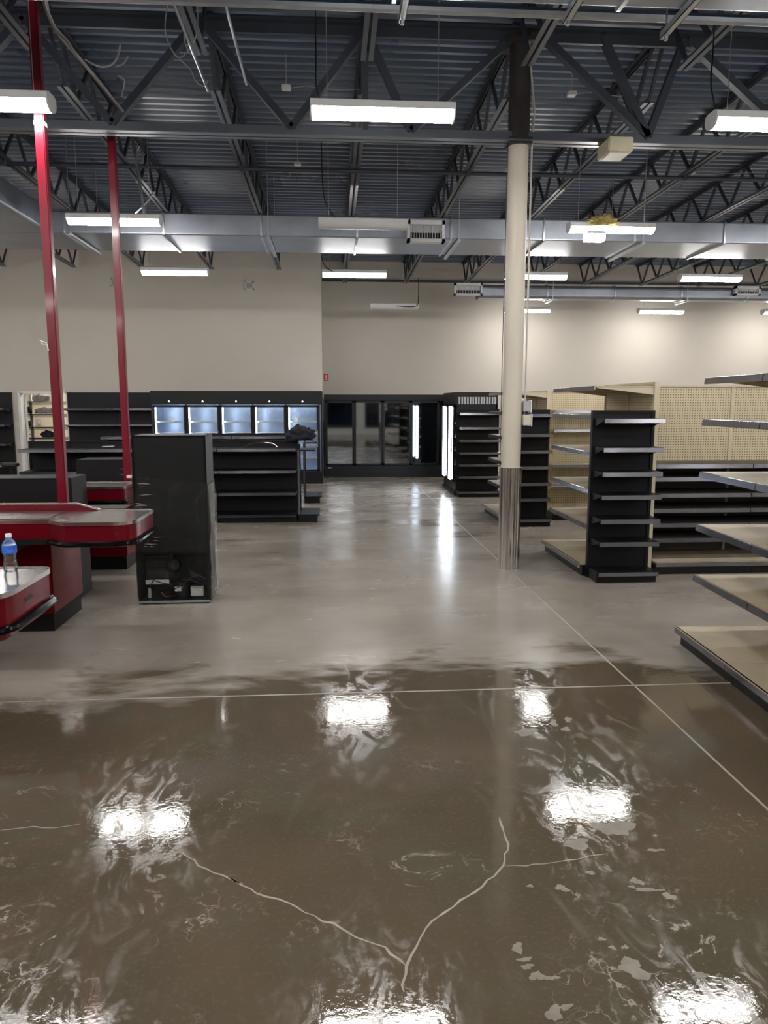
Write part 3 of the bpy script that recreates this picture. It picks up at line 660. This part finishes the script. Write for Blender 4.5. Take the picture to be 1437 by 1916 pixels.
gondola('end_shelf', 'black end shelf facing the viewer just right of the column foot, second nearest', 'shelving', (2.50, 10.46, 0), 0, [.56], E1, .25, 1.63, 'black', base_depth=.27, base_h=.11)
gondola('end_shelf', 'black shelves against the end of the lit glass-door cooler, left of the column', 'shelving', (2.33, 13.9, 0), 0, [.78], [.39, .61, .83, 1.06, (1.29, .26), 1.55], .28, 1.62, 'black', base_depth=.3, base_h=.11)
gondola('shelving_gondola', 'wide beige pegboard unit facing the viewer at the right with shade painted into its lower shelves', 'shelving', (3.24, 7.78, 0), 0, [1.02, 1.02, 1.02], [.35, .505, .655, .81, .975, 1.105], .48, 1.905, 'beige', base_depth=.62, shelf_mat='shelf_shade', lower=1.09)
gondola('shelving_gondola', 'far beige pegboard unit facing the viewer between the two black end shelves', 'shelving', (3.26, 11.2, 0), 0, [.9, .9], [.49, .82, 1.34, 1.62], .35, 1.90, 'beige', base_depth=.45)
# black low islands on the left
gondola('low_gondola', 'low black shelving island across the middle left, behind the film-wrapped cabinet', 'shelving', (-4.40, 11.28, 0), 0, [.56, 1.10, 1.10, 1.12], [.44, .76, 1.075], .44, 1.17, 'black', base_depth=.46, base_h=.12, lip='strip_dark')
gondola('low_gondola', 'second low black shelving island directly in front of the lit coolers', 'shelving', (-3.9, 13.4, 0), 0, [1.1, 1.1, 1.1], [.47, .83, 1.16], .4, 1.20, 'black', base_depth=.42, base_h=.12, lip='strip_dark')
for y, lab, lv in ((10.82, 'black end platform on the right end of the nearer low island', [.44, .76, 1.08]), (12.95, 'black end platform on the right end of the farther low island', [.47, .83])):
    t = thing('end_platform', lab, 'shelving', (-.495, y, 0))
    part('base_deck', MB().box(0, .31, 0, .7, .10, .12), M['black'], t); part('kick_plate', MB().box(.01, .28, .02, .66, 0, .10), M['black'], t)
    part('upright_post', MB().box(.0, .03, .42, .46, .12, 1.12), M['black'], t)
    part('upright_post', MB().box(.0, .03, .0, .03, .12, 1.05), M['strip'], t, label='bright edge upright')
    part('top_shelf', MB().box(.0, .25, .1, .6, 1.03, 1.05), M['black'], t)
clump('cloth_bundle', 'crumpled black cloth bundle on top of the nearer low black island', 'cloth', (-.46, 11.12, 1.25), .20, .13, .13, M['cloth_black'], 5, .45)
cable('wire_hoop', 'thin clear hoop lying on the top shelf of the low black island', [(-1.25, 10.9, 1.09), (-1.15, 10.95, 1.14), (-1.0, 11.0, 1.155), (-.85, 10.95, 1.14), (-.78, 10.9, 1.09)], .006, M['strip'], 'hoop')
# wall shelving, far left
gondola('wall_shelving', 'black wall shelving between the storeroom doorway and the lit coolers', 'shelving', (-5.86, 17.33, 0), 0, [1.03, 1.03], [.45, .85, 1.27, 1.62], .38, 1.97, 'black', lip='strip_dark')
gondola('wall_shelving', 'black wall shelving at the left edge, left of the storeroom doorway', 'shelving', (-9.1, 17.33, 0), 0, [1.0, 1.0], [.45, .85, 1.27, 1.62], .38, 1.97, 'black', lip='strip_dark')

# ---------------------------------------------------------------- lit five-door cooler
t = thing('display_cooler', 'black five-door upright cooler with lit interior under the left back wall', 'cooler', (-3.80, 16.22, 0))
Wc, Dc, Hc = 3.60, 1.10, 1.985
sh = MB(); sh.box(0, Wc, .04, Dc, 1.72, Hc); sh.box(0, Wc, .04, Dc, 0.0, .24); sh.box(0, .03, .04, Dc, .24, 1.72); sh.box(Wc - .03, Wc, .04, Dc, .24, 1.72); sh.box(0, Wc, Dc - .03, Dc, .24, 1.72)
sh.box(0, Wc, 0, .04, 1.70, Hc); sh.box(0, Wc, 0, .04, 0.08, .26)
part('cabinet', sh, M['black'], t)
part('interior_liner', MB().box(.03, Wc - .03, Dc - .06, Dc - .03, .24, 1.72).box(.03, .04, .06, Dc - .06, .24, 1.72).box(Wc - .04, Wc - .03, .06, Dc - .06, .24, 1.72), M['cooler_in'], t)
part('interior_floor', MB().box(.04, Wc - .04, .06, Dc - .06, .24, .26), M['cooler_in'], t)
part('kick_grille', MB().box(.02, Wc - .02, .0, .03, .0, .08), M['black_matte'], t)
pitch = .70
for i in range(5):
    x0 = .03 + pitch * i + .02
    w = pitch - .03
    dr = MB(); fw = .035
    dr.box(x0, x0 + fw, -.03, 0, .27, 1.69); dr.box(x0 + w - fw, x0 + w, -.03, 0, .27, 1.69); dr.box(x0, x0 + w, -.03, 0, .27, .31); dr.box(x0, x0 + w, -.03, 0, 1.645, 1.69)
    d = part('door', dr, M['black'], t)
    part('pane', MB().box(x0 + fw, x0 + w - fw, -.02, -.012, .31, 1.645), M['glass'], d)
    part('handle', MB().rail((x0 + w - .02, -.055, .8), (x0 + w - .02, -.055, 1.15), .015, .015).rail((x0 + w - .02, -.055, .82), (x0 + w - .02, -.03, .82), .01, .01).rail((x0 + w - .02, -.055, 1.13), (x0 + w - .02, -.03, 1.13), .01, .01), M['chrome'], d)
    part('light_tube', MB().box(x0 + fw + .002, x0 + fw + .022, .005, .03, .32, 1.64), M['led_dim'], t)
    part('top_light', MB().box(x0 + fw + .03, x0 + w - fw - .01, .02, .045, 1.645, 1.66), M['led_dim'], t)
    part('lock_lamp', MB().lathe([(.012, 0), (.012, .006)], 10), M['led_dim'], t, (x0 + w * .5, -.001, 1.765), (PI / 2, 0, 0))
    for j, z in enumerate((.55, .82, 1.08, 1.33)):
        s = MB()
        for k in range(9): s.rail((x0 + .02, .09 + .1 * k, z), (x0 + w - .02, .09 + .1 * k, z), .006, .006)
        s.box(x0 + .02, x0 + w - .02, .075, .085, z - .012, z + .018)
        part('wire_shelf', s, M['galv_pipe'], t)
    if i in (0, 4): part('sticker', MB().box(x0 + w * .6 - .03, x0 + w * .6 + .03, -.023, -.021, 1.34, 1.44) if i == 0 else MB().box(x0 + w * .3 - .03, x0 + w * .3 + .03, -.023, -.021, 1.33, 1.43), M['white'], d)
    part('mullion', MB().box(x0 + w, x0 + w + .03, -.001, .06, .26, 1.70), M['black'], t)

# ---------------------------------------------------------------- far dark cooler
t = thing('display_cooler', 'long unlit black cooler with tinted reflecting glass doors at the end of the aisle', 'cooler', (-.17, 17.6, 0))
Wc, Dc, Hc = 3.05, 1.0, 1.93
sh = MB(); sh.box(0, Wc, .0, Dc, 1.79, Hc); sh.box(0, Wc, .0, Dc, 0.0, .28); sh.box(0, .04, .0, Dc, .28, 1.79); sh.box(Wc - .04, Wc, .0, Dc, .28, 1.79); sh.box(0, Wc, Dc - .03, Dc, .28, 1.79)
part('cabinet', sh, M['black'], t)
part('canopy', MB().box(0, Wc, -.04, 0, 1.82, Hc), M['peg_black'], t)
part('interior_liner', MB().box(.04, Wc - .04, Dc - .06, Dc - .03, .28, 1.79), M['cooler_dark'], t)
part('bumper', MB().box(.02, Wc - .02, -.03, 0, .10, .2), M['black'], t)
part('name_badge', MB().box(.08, .16, -.036, -.03, .22, .24), M['white'], t)
for i in range(4):
    x0 = .035 + .665 * i; w = .655
    dr = MB(); fw = .04
    dr.box(x0, x0 + fw, -.03, 0, .29, 1.78); dr.box(x0 + w - fw, x0 + w, -.03, 0, .29, 1.78); dr.box(x0, x0 + w, -.03, 0, .29, .33); dr.box(x0, x0 + w, -.03, 0, 1.74, 1.78)
    d = part('door', dr, M['black'], t)
    part('pane', MB().box(x0 + fw, x0 + w - fw, -.02, -.012, .33, 1.74), M['glass_dark'], d)
    part('handle', MB().rail((x0 + w - .02, -.05, .8), (x0 + w - .02, -.05, 1.2), .014, .014), M['black_matte'], d)
    for z in (.62, .92, 1.2, 1.5): part('wire_shelf', MB().box(x0 + .03, x0 + w - .03, .1, .8, z, z + .008), M['black'], t)

# ---------------------------------------------------------------- glass-door cooler seen from its side
t = thing('display_cooler', 'tall black glass-door cooler with two bright white light tubes, side-on left of the column', 'cooler', (2.31, 13.98, 0))
Wx, Ly, Hc = .80, 1.55, 1.93
sh = MB(); sh.box(.03, Wx, 0, Ly, 1.72, Hc); sh.box(.03, Wx, 0, Ly, .06, .24); sh.box(.03, Wx, 0, .03, .24, 1.72); sh.box(.03, Wx, Ly - .03, Ly, .24, 1.72); sh.box(Wx - .03, Wx, 0, Ly, .24, 1.72); sh.box(-.0, .03, 0, Ly, 1.70, Hc)
part('cabinet', sh, M['black'], t)
part('base_skirt', MB().box(.0, Wx - .04, .03, Ly - .03, 0, .06), M['black_matte'], t)
for i in range(2):
    y0 = .02 + .76 * i; w = .75
    d = part('door', MB().box(-.03, 0, y0, y0 + .035, .25, 1.69).box(-.03, 0, y0 + w - .035, y0 + w, .25, 1.69).box(-.03, 0, y0, y0 + w, .25, .29).box(-.03, 0, y0, y0 + w, 1.65, 1.69), M['black'], t)
    part('pane', MB().box(-.02, -.012, y0 + .035, y0 + w - .035, .29, 1.65), M['glass'], d)
    part('handle', MB().rail((-.06, y0 + .03, .8), (-.06, y0 + .03, 1.15), .015, .015), M['chrome'], d)
    part('light_tube', MB().box(-.040, -.030, y0 + w * .5 - .13, y0 + w * .5 + .13, .27, 1.67), M['led'], t)
    for z in (.55, .82, 1.08, 1.33): part('shelf', MB().box(.06, Wx - .06, y0 + .02, y0 + w - .02, z, z + .01), M['galv_pipe'], t)
for k in range(14): part('vent_slot', MB().box(.06 + .052 * k, .09 + .052 * k, -.006, 0, 1.71, 1.84), M['wire_grey'], t)
part('interior_liner', MB().box(Wx - .05, Wx - .03, .03, Ly - .03, .24, 1.72), M['cooler_in'], t)

# ---------------------------------------------------------------- film-wrapped cabinet (seen from the back)
t = thing('upright_cooler', 'black upright merchandiser turned backwards, wrapped in stretch film, open compressor bay', 'cooler', (-1.665, 6.38, 0), (0, 0, math.radians(1.0)))
Wf, Df, Hf = .605, .40, 1.445
b = MB(); b.box(0, Wf, 0, .02, .44, Hf); b.box(0, .018, 0, Df, .02, Hf); b.box(Wf - .018, Wf, 0, Df, .02, Hf); b.box(0, Wf, Df - .02, Df, .02, Hf); b.box(0, Wf, 0, Df, Hf - .02, Hf); b.box(.018, Wf - .018, .0, Df, .44, .46)
part('cabinet', b, M['black_matte'], t)
part('side_skin', MB().box(Wf, Wf + .004, .0, Df, .02, Hf), M['wire'], t)
part('base_tray', MB().box(0, Wf, -.01, Df, .012, .03), M['galv_pipe'], t, label='bright metal base tray edge')
for x in (.04, Wf - .04):
    for y in (.04, Df - .05): part('foot', MB().lathe([(.02, 0), (.02, .012)], 10, x, y), M['rubber'], t)
cp_ = part('compressor', MB().lathe([(.075, .03), (.085, .05), (.085, .13), (.07, .165), (.03, .18)], 24, .33, .17), M['black'], t, smooth=True)
part('compressor_label', MB().box(.29, .345, .082, .086, .09, .13), M['paper'], cp_)
part('condenser_coil', MB().box(.05, .26, .10, .22, .20, .40), M['black_matte'], t)
fins = MB()
for k in range(12): fins.box(.055, .255, .085, .10, .21 + .015 * k, .214 + .015 * k)
part('condenser_fins', fins, M['strip_dark'], t, kind='stuff')
part('fan_shroud', MB().lathe([(.055, 0), (.06, .03), (.06, .06), (.045, .08)], 20), M['black'], t, (.30, .12, .33), (PI / 2, 0, 0), smooth=True)
part('warning_label', MB().box(.045, .245, .081, .085, .155, .195), M['paper'], t, label='white paper label strip')
part('junction_box', MB().box(.43, .54, .05, .13, .05, .14), M['galv_pipe'], t, bevel=.004)
part('junction_label', MB().box(.44, .53, .045, .0495, .06, .12), M['paper'], t)
part('receiver_bottle', MB().lathe([(.014, .04), (.016, .05), (.016, .11), (.006, .13)], 12, .075, .08), M['wire_grey'], t, smooth=True)
for i, P in enumerate([[(.08, .06, .13), (.12, .05, .20), (.2, .05, .17), (.28, .08, .15), (.36, .07, .19), (.42, .06, .2), (.5, .06, .16)], [(.24, .08, .15), (.3, .04, .12), (.36, .06, .15), (.42, .06, .21), (.5, .05, .24), (.56, .05, .2)],
                       [(.1, .08, .05), (.18, .05, .09), (.22, .05, .05), (.3, .05, .06)]]):
    part('refrigerant_line', MB().tube(P, .005, 6), M['copper'] if i == 2 else M['wire'], t, smooth=True)
# stretch film: wrinkled tube around the cabinet
fm = MB(); nz, per = 26, []
def ringpt(u):
    L_ = [(-.006, -.006), (Wf + .010, -.006), (Wf + .010, Df + .006), (-.006, Df + .006)]
    seg = [Wf + .016, Df + .012, Wf + .016, Df + .012]; tot = sum(seg); s_ = u * tot
    for i in range(4):
        if s_ <= seg[i] or i == 3:
            a, c = Vector(L_[i]), Vector(L_[(i + 1) % 4]); return a.lerp(c, min(1, s_ / seg[i])), i
        s_ -= seg[i]
nu = 72; vs = []
for j in range(nz + 1):
    for i in range(nu):
        p, sd = ringpt(i / nu)
        f = j / nz; z0_ = .05; z1_ = 1.10 - .07 * (p.x / Wf)
        z = z0_ + (z1_ - z0_) * f
        nn = Vector(((0, -1), (1, 0), (0, 1), (-1, 0))[sd])
        bul = .012 * (noise.noise(Vector((p.x * 4, p.y * 4, z * 9))) + .3) + (.022 * max(0, math.sin(f * PI)) * abs(noise.noise(Vector((p.y * 5, 2, z * 2)))) * 2 if sd in (1, 3) else 0)
        q = p + nn * max(.001, bul); vs.append((q.x, q.y, z))
fm.add(vs, [(j * nu + i, j * nu + (i + 1) % nu, (j + 1) * nu + (i + 1) % nu, (j + 1) * nu + i) for j in range(nz) for i in range(nu)])
part('stretch_film', fm, M['film'], t, smooth=True, label='clear wrinkled stretch film')
wr = MB(); rw = random.Random(4)
for k in range(26):
    zz = rw.uniform(.66, 1.07) if k < 20 else rw.uniform(.50, .60); xx = rw.uniform(-.004, .06) if k < 20 else rw.uniform(.06, .16); ll = rw.uniform(.03, .11)
    wr.tube([(xx, -.012, zz), (xx + ll * .4, -.019, zz + rw.uniform(-.004, .006)), (xx + ll, -.010, zz + rw.uniform(-.006, .006))], [.0008, .0026, .0008], 5)
part('film_wrinkles', wr, M['film_ridge'], t, smooth=True, kind='stuff')
rp = MB()
for j in (0,):
    rr = [Vector(vs[nz * nu + i]) for i in range(nu)] + [Vector(vs[nz * nu])]
    rp.tube(rr, .0035, 6, cap=False)
part('film_edge', rp, M['film'], t, smooth=True)

# ---------------------------------------------------------------- checkout lanes
def head_poly(x0, x1, y0, y1, r=.13, jog=None, rb=None):
    """plan outline, counter-clockwise, rounded on the right-hand end; jog=(x, dy) narrows the front to the left"""
    P = []
    if jog:
        P += [(x0, y0 + jog[1]), (jog[0] - .14, y0 + jog[1]), (jog[0], y0)]
    else: P += [(x0, y0)]
    for k in range(7):
        a = -PI / 2 + PI / 2 * k / 6; P.append((x1 - r + r * math.cos(a), y0 + r + r * math.sin(a)))
    rb = rb or r
    for k in range(7):
        a = PI / 2 * k / 6; P.append((x1 - rb + rb * math.cos(a), y1 - rb + rb * math.sin(a)))
    P += [(x0, y1)]
    return P
def offset(P, d, keep_left=None):
    out = []; n = len(P)
    for i in range(n):
        a, b, c = Vector(P[i - 1]), Vector(P[i]), Vector(P[(i + 1) % n])
        e1 = (b - a).normalized(); e2 = (c - b).normalized(); nn = Vector((e1.y, -e1.x)) + Vector((e2.y, -e2.x))
        nn = nn.normalized() / max(.5, math.cos(e1.angle(e2) / 2) if e1.length and e2.length else 1)
        q = b + nn * d; out.append((q.x, q.y))
    return out
def ribbon(P, w0, w1, z0, z1, i0, i1):
    """vertical band following outline points i0..i1"""
    A = offset(P, w0)[i0:i1]; B = offset(P, w1)[i0:i1]; n = len(A)
    vs = [(x, y, z0) for x, y in A] + [(x, y, z0) for x, y in B] + [(x, y, z1) for x, y in A] + [(x, y, z1) for x, y in B]; fs = []
    for k in range(n - 1):
        fs += [(k, k + 1, n + k + 1, n + k), (2 * n + k, 3 * n + k, 3 * n + k + 1, 2 * n + k + 1), (n + k, n + k + 1, 3 * n + k + 1, 3 * n + k), (k, 2 * n + k, 2 * n + k + 1, k + 1)]
    fs += [(0, n, 3 * n, 2 * n), (n - 1, 3 * n - 1, 4 * n - 1, 2 * n - 1)]
    return MB().add(vs, fs)
def lane(label, x1, y0, y1, z, xl, base_x, by0, by1, jog, cab=None, drop=.125, rb=.05, r=.13, skirt=False):
    t = thing('checkout_counter', label, 'counter', (x1, y0, 0))
    X = xl - x1; D = y1 - y0; P = head_poly(X, 0, 0, D, r, jog and (jog - x1, .12), rb)
    part('red_fascia', MB().prism(P, z - drop, z - .012), M['red'], t, smooth=True)
    part('steel_top', MB().prism(offset(P, -.004), z - .012, z), M['counter_steel'], t)
    part('edge_trim', ribbon(P, 0, .007, z - .018, z + .006, 0, len(P)), M['edge_trim'], t)
    Pb = offset(P, .016)
    part('bumper_rail', MB().tube([(x, y, z - drop - .016) for x, y in Pb[(0 if not jog else 1):-1]], .018, 8), M['rubber'], t, smooth=True)
    part('bumper_backing', MB().prism(offset(P, -.004), z - drop - .036, z - drop), M['black_matte'], t)
    if skirt: part('under_skirt', MB().prism(offset(P, -.03), z - drop - .075, z - drop - .036), M['red'], t)
    if jog:
        # raised rails either side of the belt, left of the jog
        jx = jog - x1
        part('rear_side_rail', MB().extr([(X, z), (jx + .05, z), (jx - .12, z + .05), (X, z + .05)], 'y', D - .03, D), M['red'], t)
        part('rail_cap', MB().rail((X, D - .015, z + .054), (jx - .12, D - .015, z + .054), .034, .008).rail((jx - .12, D - .015, z + .054), (jx + .05, D - .015, z + .004), .034, .008), M['edge_trim'], t)
        part('front_side_rail', MB().extr([(X, z), (jx - .02, z), (jx - .12, z + .018), (X, z + .018)], 'y', .122, .14), M['edge_trim'], t)
        part('conveyor_belt', MB().box(X, jx - .18, .16, D - .05, z, z + .006), M['counter_steel'], t)
        part('cash_tray', MB().box(X, jx + .22, D + .004, D + .22, z - .05, z + .01), M['black_matte'], t)
    bx = base_x - x1
    part('base_cabinet', MB().box(X, bx, by0 - y0, by1 - y0, .14, z - .055), M['red'], t)
    part('kick_base', MB().box(X, bx - .01, by0 - y0 + .02, by1 - y0 - .01, 0, .14), M['black_matte'], t)
    part('base_side_panel', MB().box(bx, bx + .006, by0 - y0 + .004, by1 - y0, .15, z - drop - .04), M['red'], t)
    part('door_latch', MB().box(bx - .62, bx - .58, by0 - y0 - .008, by0 - y0, .60, .615), M['edge_trim'], t)
    part('support_beam', MB().box(X + .1, bx - .02, .12, by0 - y0 + .1, z - drop - .08, z - drop - .0365), M['black_matte'], t)
    if cab:
        cx0, cx1, cy0, cy1, cz = cab
        part('register_cabinet', MB().box(cx0 - x1, cx1 - x1, cy0 - y0, cy1 - y0, 0, cz), M['black_matte'], t, bevel=.006)
        part('cabinet_edge', MB().box(cx0 - x1, cx1 - x1 + .002, cy0 - y0 - .003, cy0 - y0 + .004, cz, cz + .005), M['strip'], t)
    return t
t1 = lane('red checkout counter nearest the viewer at the left edge with a bottle on it', -1.44, 3.24, 3.88, .87, -5.0, -2.35, 3.95, 4.6, None, r=.17, rb=.06, drop=.145, skirt=True)
part('name_plate', MB().box(0, .003, .28, .36, .785, .805), M['dark_paint'], t1)
lane('long red checkout counter in the middle, with the nearer red pole behind it', -1.32, 4.97, 5.60, .93, -6.2, -2.10, 5.63, 6.28, -1.75, (-5.0, -2.23, 6.55, 6.95, 1.075))
lane('farther red checkout counter with the second red pole, beside the film-wrapped cabinet', -1.98, 7.25, 7.74, .92, -6.2, -2.13, 7.78, 8.30, None, (-2.80, -2.24, 8.4, 8.8, 1.10), rb=.03, r=.03)
# fourth lane, all black, far left
t = thing('checkout_counter', 'dark checkout stand farthest left behind the red counters', 'counter', (-4.1, 8.9, 0))
part('base_cabinet', MB().box(-2.2, .15, 0, .55, 0, .95), M['black_matte'], t, bevel=.01)
part('steel_top', MB().box(-2.2, .2, -.04, .6, .95, .97), M['black'], t)
part('register_cabinet', MB().box(-2.0, -.35, .1, .5, .97, 1.22), M['black_matte'], t, bevel=.01)
part('edge_trim', MB().box(-2.2, .2, -.046, -.04, .945, .975), M['strip'], t)
t = thing('card_reader', 'small dark card reader on a stand at the left behind the counters', 'card reader', (-3.72, 8.95, .97))
part('stand', MB().tube([(0, 0, -.97), (0, 0, .02)], .02, 8), M['black'], t)
part('reader_body', MB().box(-.09, .09, -.05, .04, .02, .06), M['black'], t, bevel=.008)
part('reader_screen', MB().box(-.07, .07, -.052, -.049, .035, .052), M['strip'], t)
t = thing('receipt_printer', 'small grey bracketed printer on the black cabinet by the far left lane', 'printer', (-3.55, 7.5, .921))
part('printer_body', MB().box(-.07, .07, -.05, .05, 0, .05), M['black'], t, bevel=.008)
part('knob', MB().lathe([(.018, .05), (.014, .075)], 12), M['strip'], t)

t = thing('drinks_bottle', 'clear plastic bottle with blue label and white cap on the nearest counter', 'bottle', (-1.61, 3.79, .871))
part('bottle_body', MB().lathe([(.026, 0), (.032, .006), (.0335, .03), (.029, .06), (.028, .075), (.032, .095), (.0335, .10), (.0335, .135), (.030, .147), (.020, .162), (.013, .172), (.0125, .178)], 28), M['bottle'], t, smooth=True)
part('label', MB().lathe([(.0338, .097), (.0342, .10), (.0342, .133), (.0338, .136)], 28), M['label_blue'], t, smooth=True, label='blue wraparound label')
part('cap', MB().lathe([(.0145, .176), (.0145, .192), (.013, .194)], 20), M['white'], t, smooth=True, label='white screw cap')

# red poles
for x, y, z0, lab in ((-2.19, 6.23, .885, 'nearer tall red square pole standing behind the middle checkout counter'), (-2.17, 8.12, .875, 'farther tall red square pole left of the film-wrapped cabinet')):
    t = thing('red_pole', lab, 'pole', (x, y, 0))
    h = (zd(y) - .02) if y < 7 else 4.45
    w = .036
    part('pole_shaft', MB().box(-w, w, -w, w, z0 - .01, h), M['red_pole'], t, bevel=.008)
    part('foot_plate', MB().box(-.06, .06, -.06, .06, z0 - .01, z0), M['black'], t)
    part('top_bracket', MB().box(-.06, .06, -.06, .06, h - .012, h), M['steel_paint'], t)
    if y < 7:
        part('white_band', MB().box(-w - .001, w + .001, -w - .001, w + .001, 3.80, 3.83), M['white'], t, label='white tape band')
        part('tape_tag', MB().tube([(-.04, -.04, 2.18), (-.09, -.05, 2.2), (-.07, -.05, 2.17), (-.04, -.04, 2.17), (-.03, -.045, 2.12)], .005, 5), M['white'], t, label='scrap of white tape')
    else:
        part('side_clip', MB().box(-.075, -w, -.02, .0, 1.02, 1.03).box(-.085, -w, -.02, .0, .96, .97), M['strip'], t)
        part('white_clip', MB().box(.0, .05, -w - .02, -w, .93, .96), M['white'], t)

# storeroom rack
t = thing('storage_rack', 'grey metal storage rack with cantilever shelves in the lit storeroom', 'rack', (-6.85, 18.6, 0))
part('rack_post', MB().box(-.35, -.29, 0, .06, 0, 1.93), M['wire_grey'], t)
part('rack_post', MB().box(.35, .41, 0, .06, 0, 1.93), M['wire_grey'], t)
for z in (.9, 1.15, 1.45, 1.75): part('rack_shelf', MB().extr([(-.5, z), (-.45, z + .03), (.06, z + .03), (.06, z - .06)], 'x', -.62, .5), M['strip'], t)
for i, (x, y, z, rx, ry, rz) in enumerate([(-7.2, 18.3, 1.55, .15, .15, .10), (-6.8, 18.3, 1.84, .2, .15, .1), (-7.2, 18.35, 1.235, .1, .12, .09), (-6.75, 18.3, 1.54, .18, .12, .09), (-6.7, 18.3, .99, .15, .12, .1)]):
    clump('cloth_bundle', 'dark cloth bundle on the storeroom rack, ' + ['second shelf from the top at left', 'top shelf', 'third shelf', 'second shelf from the top at right', 'lowest shelf'][i], 'cloth', (x, y, z), rx, ry, rz, M['cloth_grey'] if i % 2 else M['cloth_black'], i + 1, .5, 3)
t = thing('switch_plate', 'small grey plate on the storeroom wall by the doorway', 'switch', (-7.7, 20.46, 1.25))
part('plate', MB().box(-.05, .05, 0, .03, -.08, .08), M['wire_grey'], t, bevel=.004); part('toggle', MB().box(-.01, .01, -.01, 0, -.02, .02), M['white'], t)

# small red sign near the wall step, with a white mark
t = thing('wall_sign', 'tiny red sign with a white mark on the far wall beside the wall step', 'sign', (-.125, YB - .012, 2.37))
part('sign_plate', MB().box(-.055, .055, 0, .012, -.085, .085), M['sign_red'], t)
part('sign_mark', MB().box(-.010, .014, -.002, 0, -.03, .055).lathe([(.001, 0), (.001, .001)], 6).box(-.028, .030, -.002, 0, -.062, -.044), M['white'], t)

# loose bright tools / papers seen on counters
t = thing('paper_sheet', 'small white paper on top of the low island near the second red pole', 'paper', (-3.2, 11.0, 1.093))
part('sheet', MB().rail((-.08, 0, .012), (.08, .02, .016), .12, .003), M['white'], t)
